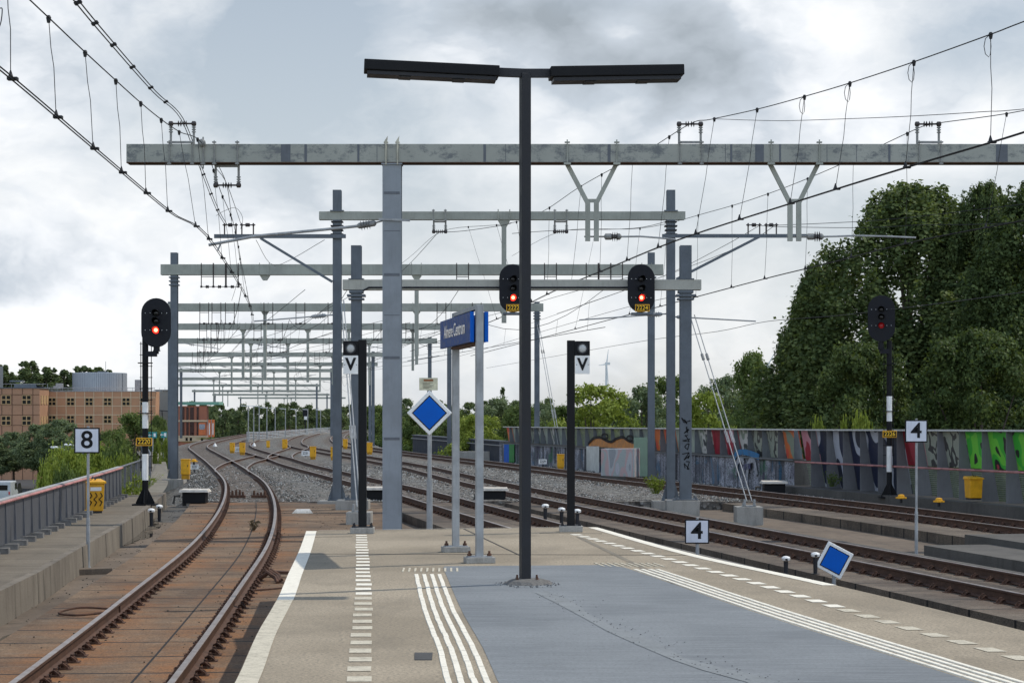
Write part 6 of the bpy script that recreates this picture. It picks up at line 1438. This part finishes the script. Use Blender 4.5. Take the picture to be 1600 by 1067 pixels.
def tree_proto(kind, seed, H, W, nclump, nleaf, size, mat, trunk_h=.25, shape='round', clump=.22):
    """crown + trunk meshes with the foot at the origin"""
    rs = np.random.RandomState(seed); cs, rr = [], []; th = H*trunk_h
    for i in range(nclump):
        f = rs.rand(); z = th+(H-th)*f
        if shape == 'round': prof = math.sin(math.pi*min(1, .12+f*.86))**.6
        elif shape == 'column': prof = (.75+.25*math.sin(f*9))*(1-f**5)
        elif shape == 'cone': prof = (1-f)*.95+.08
        elif shape == 'bell': prof = 1.0 if f < .3 else max(0,1-((f-.3)/.7)**1.8)**.75
        elif shape == 'dome': prof = math.sqrt(max(0,1-f**3.2))*(.86+.14*math.sin(seed+f*11))
        else: prof = (1-(2*f-.75)**2*.55)*(1-f**7)
        r = W/2*max(.05,prof)*((.45+.55*math.sqrt(rs.rand())) if shape == 'bell' else math.sqrt(rs.rand()))*.95; a = rs.rand()*2*math.pi; cr = W*clump*(.55+.7*rs.rand())*(1-.45*f)
        cs.append((math.cos(a)*r, math.sin(a)*r, min(z, H-cr*.6))); rr.append(cr)
        if shape in ('poplar', 'dome', 'bell'):
            for q in (1,2): cs.append((math.cos(a)*r*1.02, math.sin(a)*r*1.02, min(z+cr*.75*q, H+cr*.3))); rr.append(cr*(.72-.2*q))
    v = leafcloud(cs, rr, nleaf, size, .45, seed, .68 if shape not in ('poplar','dome','bell') else 1.15)
    crown = mesh_np(kind+'_crown', v, mat)
    m = MB(); m.tube([Vector((0,0,-.5)),Vector((W*.01,0,th)),Vector((W*.02,W*.01,H*.55)),Vector((0,W*.01,H*.9))], H*.022, 8, r1=H*.004)
    for i in range(min(14, nclump)):
        c = Vector(cs[i*max(1,len(cs)//14) % len(cs)]); z0 = max(th*.8, c.z*.55); m.tube([Vector((0,0,z0)), Vector((c.x*.5,c.y*.5,(z0+c.z)/2-.1)), c], H*.008, 5, r1=H*.002)
    tr = m.build('trunk', M_bark); tm = tr.data; bpy.data.objects.remove(tr)
    return crown, tm
def plant_tree(name, proto, p, sc, label, cat='tree', group=None, rz=None):
    t = thing(name, label, cat, p, group); t.scale = sc if isinstance(sc, tuple) else (sc,)*3; t.rotation_euler = (0,0,random.random()*6.28 if rz is None else rz)
    for nm, me in (('crown', proto[0]), ('trunk', proto[1])): o = bpy.data.objects.new(nm, me); COL.objects.link(o); o.parent = t
    return t
def tree_at(name, proto, PH, PW, px, ptop, wpx, Y, label, zg=-6.6, group=None, cat='tree'):
    H = Z_(ptop,Y)-zg; W = wpx*Y/F; p = Vector((X_(px,Y),Y,zg)); return plant_tree(name, proto, p, (W/PW,W/PW,H/PH), label, cat, group)
random.seed(21)
PR_pop1 = tree_proto('poplar', 1, 19, 14, 430, 230000, .20, LEAF['dark'], .10, 'bell', .075)
PR_pop2 = tree_proto('poplar', 2, 19, 14, 430, 230000, .20, LEAF['dark'], .10, 'bell', .075)
PR_map  = tree_proto('maple', 3, 12, 9, 150, 90000, .19, LEAF['maple'], .10, 'round', .125)
PR_mid  = [tree_proto('broadleaf', 4+i, 9, 7.5, 85, 26000, .22, LEAF[k], .10+.12*(i==0), 'round', .14) for i, k in enumerate(('mid','light','grey','mid'))]
PR_far  = [tree_proto('wood', 10+i, 10, 7.5, 40, 5200, .55, LEAF['far'], .10, s, .19) for i, s in enumerate(('round','oval','round'))]
PR_col  = tree_proto('cypress', 14, 10, 3, 40, 5000, .35, LEAF['dark'], .08, 'cone', .25)
PR_bush = [tree_proto('bush', 16+i, 4, 5, 45, 14000, .20, LEAF[k], .03, 'round', .19) for i, k in enumerate(('light','mid','light'))]
PR_str = tree_proto('street', 31, 9, 7.5, 90, 26000, .24, LEAF['grey'], .36, 'round', .13)
PR_asp  = tree_proto('poplar_far', 22, 18, 8, 90, 16000, .50, LEAF['far'], .15, 'dome', .10)
# big dark trees on the right
tree_at('poplar_tree', PR_pop1, 19.4, 14.0, 1424, 291, 500, 94, 'broad tall dark poplar nearer the middle, behind the right parapet and the dark signal')
tree_at('poplar_tree', PR_pop2, 19.4, 14.0, 1625, 282, 400, 86, 'tall dark poplar cut by the right edge of the photo')
tree_at('poplar_tree', PR_pop2, 19.4, 14.0, 1538, 288, 250, 91, 'narrower dark poplar between the two broadest ones on the right')
tree_at('poplar_tree', PR_pop1, 19.4, 14.0, 1276, 412, 165, 101, 'low left shoulder of the dark poplars')
tree_at('maple_tree', PR_map, 12.3, 9.0, 1345, 528, 215, 78, 'broad dark green maple in front of the poplars behind the right signal')
tree_at('maple_tree', PR_map, 12.3, 9.0, 1530, 505, 250, 74, 'very dark maple behind the parapet at the right edge')
tree_at('maple_tree', PR_map, 12.3, 9.0, 1248, 490, 90, 108, 'small dark tree at the left flank of the poplars')
for px, tp, w, Y, lb in ((1278,658,40,76,'bright sprig of bush peeking over the parapet, left one'),(1345,650,60,72,'yellow-green bush peeking over the parapet right of the others'),(1318,660,40,74,'small bush tip between the two sprigs above the parapet')):
    tree_at('bush', PR_bush[0], 4, 5, px, tp, w, Y, lb, -6.6, None, 'bush')
# trees in the middle distance
MT = [(655,652,60,190,0,'mid-green tree just right of the thick column'),(700,640,75,170,3,'rounded green tree behind the blue diamond'),(745,652,85,135,1,'bright green tree between the sign posts'),(775,628,70,215,2,'grey-green tree left of the lamp post, taller than its neighbours'),(815,636,70,160,3,'green tree right behind the lamp post'),(845,634,50,200,2,'grey-green tree between lamp post and V post'),
      (925,602,120,125,1,'wide bright green tree right of the V post'),(1002,606,90,150,2,'pale grey-green tree left of the portal columns'),(1045,592,70,175,0,'dark green tree behind the grey portal columns'),(1105,614,85,118,1,'bright yellow-green tree right of the gantry column'),(1130,592,80,185,2,'grey-green tree behind the guy wires'),(1178,552,78,128,3,'tall slender tree left of the dark poplars'),(1212,632,56,110,1,'light green tree at the left foot of the dark poplars'),(1235,600,60,140,2,'pale tree tucked against the dark poplars'),(885,640,60,210,3,'green tree hidden behind the V post'),(970,630,50,200,0,'low green tree between two wider ones'),(1075,640,50,210,3,'low green tree behind the two portal columns'),(620,655,50,210,3,'green tree left of the thick column'),(590,640,60,240,0,'green tree between V post and thick column')]
for px, tp, w, Y, k, lb in MT: tree_at('broadleaf_tree', PR_mid[k], 9.3, 7.6, px, tp-11, w*1.45, Y, lb, -6.6, None)
tree_at('cypress_tree', PR_col, 10, 3, 786, 603, 20, 240, 'narrow pointed conifer rising above the trees left of the lamp post')
# the far wood: individual trees
n = 0
for row, (Y, lo, hi, step) in enumerate(((400,318,660,17),(440,310,640,18),(520,560,1240,24))):
    px = lo
    while px < hi:
        top = 634+random.uniform(-9,8) if px < 480 else 638+random.uniform(-9,7)
        if row == 2: top = 628+random.uniform(-9,8)
        tree_at('wood_tree', PR_far[n % 3], 10.3, 7.6, px, top, step*random.uniform(2.0,2.6), Y+random.uniform(-14,14), 'green tree of the dense far wood behind the tracks', -6.6, 'trees of the far wood'); px += step*random.uniform(.8,1.2); n += 1
for px, tp, w, Y, lb in ((300,624,44,380,'tree rising behind the green roof'),(335,632,44,370,'tree right behind the orange banners'),(352,640,40,350,'low tree right of the orange banners'),(372,640,44,345,'low tree left of the far railing')):
    tree_at('wood_tree', PR_far[1], 10.3, 7.6, px, tp, w, Y, lb)
# poplars behind the office
for i, (px, tp, w, lb) in enumerate(((8,566,34,'leftmost poplar behind the office roof'),(42,560,40,'tallest poplar behind the office roof'),(75,570,36,'poplar behind the office roof left of its tank, third from left'),(98,574,30,'low poplar behind the office roof just left of the tank'),(122,568,40,'poplar behind the left half of the roof tank'),(152,570,44,'poplar behind the middle of the roof tank'),(172,574,26,'small poplar at the right end behind the roof tank'))):
    tree_at('poplar_tree', PR_asp, 18.8, 8, px, tp, w*2.4, 380+3*i, lb)
# street trees and bushes on the left
for px, tp, w, Y, k, lb in ((-8,690,70,228,9,'dark green street tree at the left edge'),(22,672,66,232,9,'street tree above the blue car'),(60,660,80,226,9,'street tree left of the 8 board'),(98,652,84,222,9,'tall street tree with pale top behind the 8 board'),(130,668,60,230,9,'street tree right behind the 8 board'),(212,640,95,165,3,'leafy green tree left of the left signal mast'),(246,644,46,170,3,'green tree between the signal mast and the portal column'),(178,668,70,150,0,'olive green tree left of the signal mast')):
    tree_at('street_tree', PR_str if k == 9 else PR_mid[k], 9.3, 7.6, px, tp, w*1.1, Y, lb)
for px, tp, w, Y, k, lb in ((105,694,90,104,2,'yellow-green bush below the 8 board'),(150,690,80,110,0,'bright yellow-green bush right of the 8 board'),(104,724,60,90,1,'bush behind the left railing'),(180,684,60,105,1,'bush behind the far end of the left railing'),(128,712,66,96,0,'yellow-green bush just above the left railing, under the 8 board'),(78,716,54,92,2,'pale bush left of the 8 board pole above the railing'),(168,714,60,98,0,'yellow-green bush above the middle of the left railing'),(192,706,46,101,2,'small bright bush at the end of the red top rail'),(62,756,44,72,2,'low bush behind the near left railing'),(246,684,16,112,0,'bright clipped hedge by the teal signs, left part'),(259,684,18,118,0,'bright clipped hedge by the portal column, right part')):
    tree_at('bush', PR_bush[k], 4.1, 5.1, px, tp, w, Y, lb, -6.6 if px < 240 else -3.5, None, 'bush')
for px, tp, w, Y, lb in ((297,690,24,230,'low green scrub left of the far curve'),(326,684,34,260,'low green scrub under the banners'),(412,680,22,330,'low scrub behind the far railing'),(560,680,40,260,'pale scrub beside the far tracks'),(620,682,40,230,'scrub left of the thick column at the far tracks'),(652,680,40,190,'yellowish scrub at the end of the low dark wall'),(775,679,26,150,'yellowish scrub over the low dark wall')):
    tree_at('bush', PR_bush[0], 4.1, 5.1, px, tp, w, Y, lb, -1.3, None, 'bush')
# ------------------------------------------------------------------ sky, sun, camera
SUN_EL = R(54.5); sund = Vector((.89,.46,0)).normalized(); sdir = Vector((sund.x*math.cos(SUN_EL), sund.y*math.cos(SUN_EL), math.sin(SUN_EL)))
sl = bpy.data.lights.new('sun', 'SUN'); sl.energy = 2.5; sl.angle = R(.6); sl.color = (1,.935,.83); so = bpy.data.objects.new('sun', sl); COL.objects.link(so); so.rotation_euler = sdir.to_track_quat('Z','Y').to_euler()
w = bpy.data.worlds.new('World'); scene.world = w; w.use_nodes = True; nt = w.node_tree; nt.nodes.clear()
class WT(NT):
    def __init__(s): s.t = nt; s.n = nt.nodes
k = WT(); out = k.add('ShaderNodeOutputWorld'); sky = k.add('ShaderNodeTexSky'); sky.sky_type = 'NISHITA'; sky.sun_disc = False; sky.sun_elevation = SUN_EL; sky.sun_rotation = math.atan2(sund.x, sund.y); sky.dust_density = 1.2; sky.ozone_density = 1.4
tcn = k.add('ShaderNodeTexCoord'); sepw = k.add('ShaderNodeSeparateXYZ'); k.link(tcn.outputs['Generated'], sepw.inputs[0])
az = k.math('ARCTAN2', sepw.outputs[0], sepw.outputs[1]); el = k.math('ARCSINE', sepw.outputs[2])
cmb = k.add('ShaderNodeCombineXYZ'); k.link(az, cmb.inputs[0]); k.link(k.math('MULTIPLY', el, 1.6), cmb.inputs[1])
warp = k.noise(cmb.outputs[0], 9, 5, .6, 'Color'); wv = k.add('ShaderNodeVectorMath'); wv.operation = 'MULTIPLY_ADD'; k.link(warp, wv.inputs[0]); wv.inputs[1].default_value = (.07,.07,.07); k.link(cmb.outputs[0], wv.inputs[2])
nbig = k.noise(wv.outputs[0], 6.5, 9, .58); nmid = k.noise(wv.outputs[0], 15, 9, .6)
def blob(px, py, rx_, ry_):
    a0, e0 = math.atan((px-800)/F), math.atan((HZ-py)/F); dx = k.math('DIVIDE', k.math('SUBTRACT', az, a0), rx_/F); dy = k.math('DIVIDE', k.math('SUBTRACT', el, e0), ry_/F)
    q = k.math('ADD', k.math('MULTIPLY', dx, dx), k.math('MULTIPLY', dy, dy)); return k.math('POWER', 2.718, k.math('MULTIPLY', q, -1.0))
def summ(lst):
    r = None
    for b, wt_ in lst: x = k.math('MULTIPLY', b, wt_); r = x if r is None else k.math('ADD', r, x)
    return r
# cloud cover (banks of cumulus in these directions of the sky)
cover = summ([(blob(20,420,420,240),.60),(blob(300,300,160,90),.20),(blob(40,120,120,160),.42),(blob(1080,70,420,110),.85),(blob(740,60,110,70),.42),(blob(1250,215,330,75),.55),(blob(1560,200,170,70),.35),(blob(820,230,120,60),.25),(blob(700,520,900,130),.30),(blob(1300,330,200,90),.10),(blob(520,80,220,140),-.08),(blob(300,40,260,60),.12),(blob(1500,90,90,80),-.25),(blob(420,150,200,120),-.12)])
dens = k.math('ADD', k.math('MULTIPLY', k.math('SUBTRACT', nbig, .5), 1.35), cover)
dens = k.math('ADD', dens, k.math('MULTIPLY', k.math('SUBTRACT', nmid, .5), .5))
mask = k.ramp(dens, [(.02,(0,0,0)),(.32,(.5,)*3),(.66,(1,)*3)])
# thick cloud seen from below turns grey
dark = summ([(blob(1080,85,350,85),.72),(blob(1150,115,230,40),.30),(blob(780,20,200,50),.45),(blob(60,130,170,110),.22),(blob(90,400,230,60),.16),(blob(230,480,240,40),.06),(blob(1480,300,200,60),.16),(blob(1000,20,300,40),.3),(blob(960,45,60,36),-.40),(blob(1300,50,120,70),-.45)])
bil = k.math('ABSOLUTE', k.math('SUBTRACT', k.noise(wv.outputs[0], 9.5, 5, .5), .5))
dark = k.math('SUBTRACT', dark, k.math('MULTIPLY', k.math('SUBTRACT', bil, .075), 2.1))
sh = k.math('ADD', dark, k.math('MULTIPLY', k.math('SUBTRACT', k.noise(wv.outputs[0], 12, 7, .52), .5), 1.7))
ccol = k.ramp(sh, [(0,(.93,.94,.95)),(.20,(.80,.83,.87)),(.50,(.53,.585,.65)),(1,(.33,.375,.42))])
# clear air: pale towards the horizon
clear = k.ramp(el, [(0,(.93,.96,.98)),(.08,(.87,.92,.97)),(.14,(.74,.82,.89)),(.22,(.60,.69,.79)),(.6,(.30,.42,.62))])
lit = k.math('ADD', 1.0, k.math('MULTIPLY', k.math('MINIMUM', k.math('MAXIMUM', k.math('MULTIPLY', sepw.outputs[1], -1.6), 0.0), 1.0), 1.85))   # added fill: clouds and clear sky behind the camera brightened for camera-facing sides
bgs = k.add('ShaderNodeBackground'); k.link(sky.outputs[0], bgs.inputs[0]); bgs.inputs[1].default_value = .06
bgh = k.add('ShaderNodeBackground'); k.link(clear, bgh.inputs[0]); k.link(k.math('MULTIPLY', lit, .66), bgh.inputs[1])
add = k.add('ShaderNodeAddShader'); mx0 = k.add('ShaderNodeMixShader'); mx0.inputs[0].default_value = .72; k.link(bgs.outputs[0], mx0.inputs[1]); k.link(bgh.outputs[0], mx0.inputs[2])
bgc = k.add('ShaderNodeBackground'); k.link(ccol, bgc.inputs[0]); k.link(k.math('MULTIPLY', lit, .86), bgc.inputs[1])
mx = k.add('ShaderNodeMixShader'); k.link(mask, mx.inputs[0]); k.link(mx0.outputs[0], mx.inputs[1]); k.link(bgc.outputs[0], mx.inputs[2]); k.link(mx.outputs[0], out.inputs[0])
cam = bpy.data.cameras.new('camera'); co = bpy.data.objects.new('camera', cam); COL.objects.link(co); scene.camera = co
cam.sensor_width = 36; cam.lens = 70.0; cam.shift_y = (HZ-533.5)/1600; cam.clip_start = .3; cam.clip_end = 9000
co.location = (0,0,E); co.rotation_euler = (R(90),0,0)
vs = scene.view_settings; vs.view_transform = 'Standard'; vs.look = 'None'; vs.gamma = 1; vs.exposure = 0.41; vs.use_curve_mapping = False
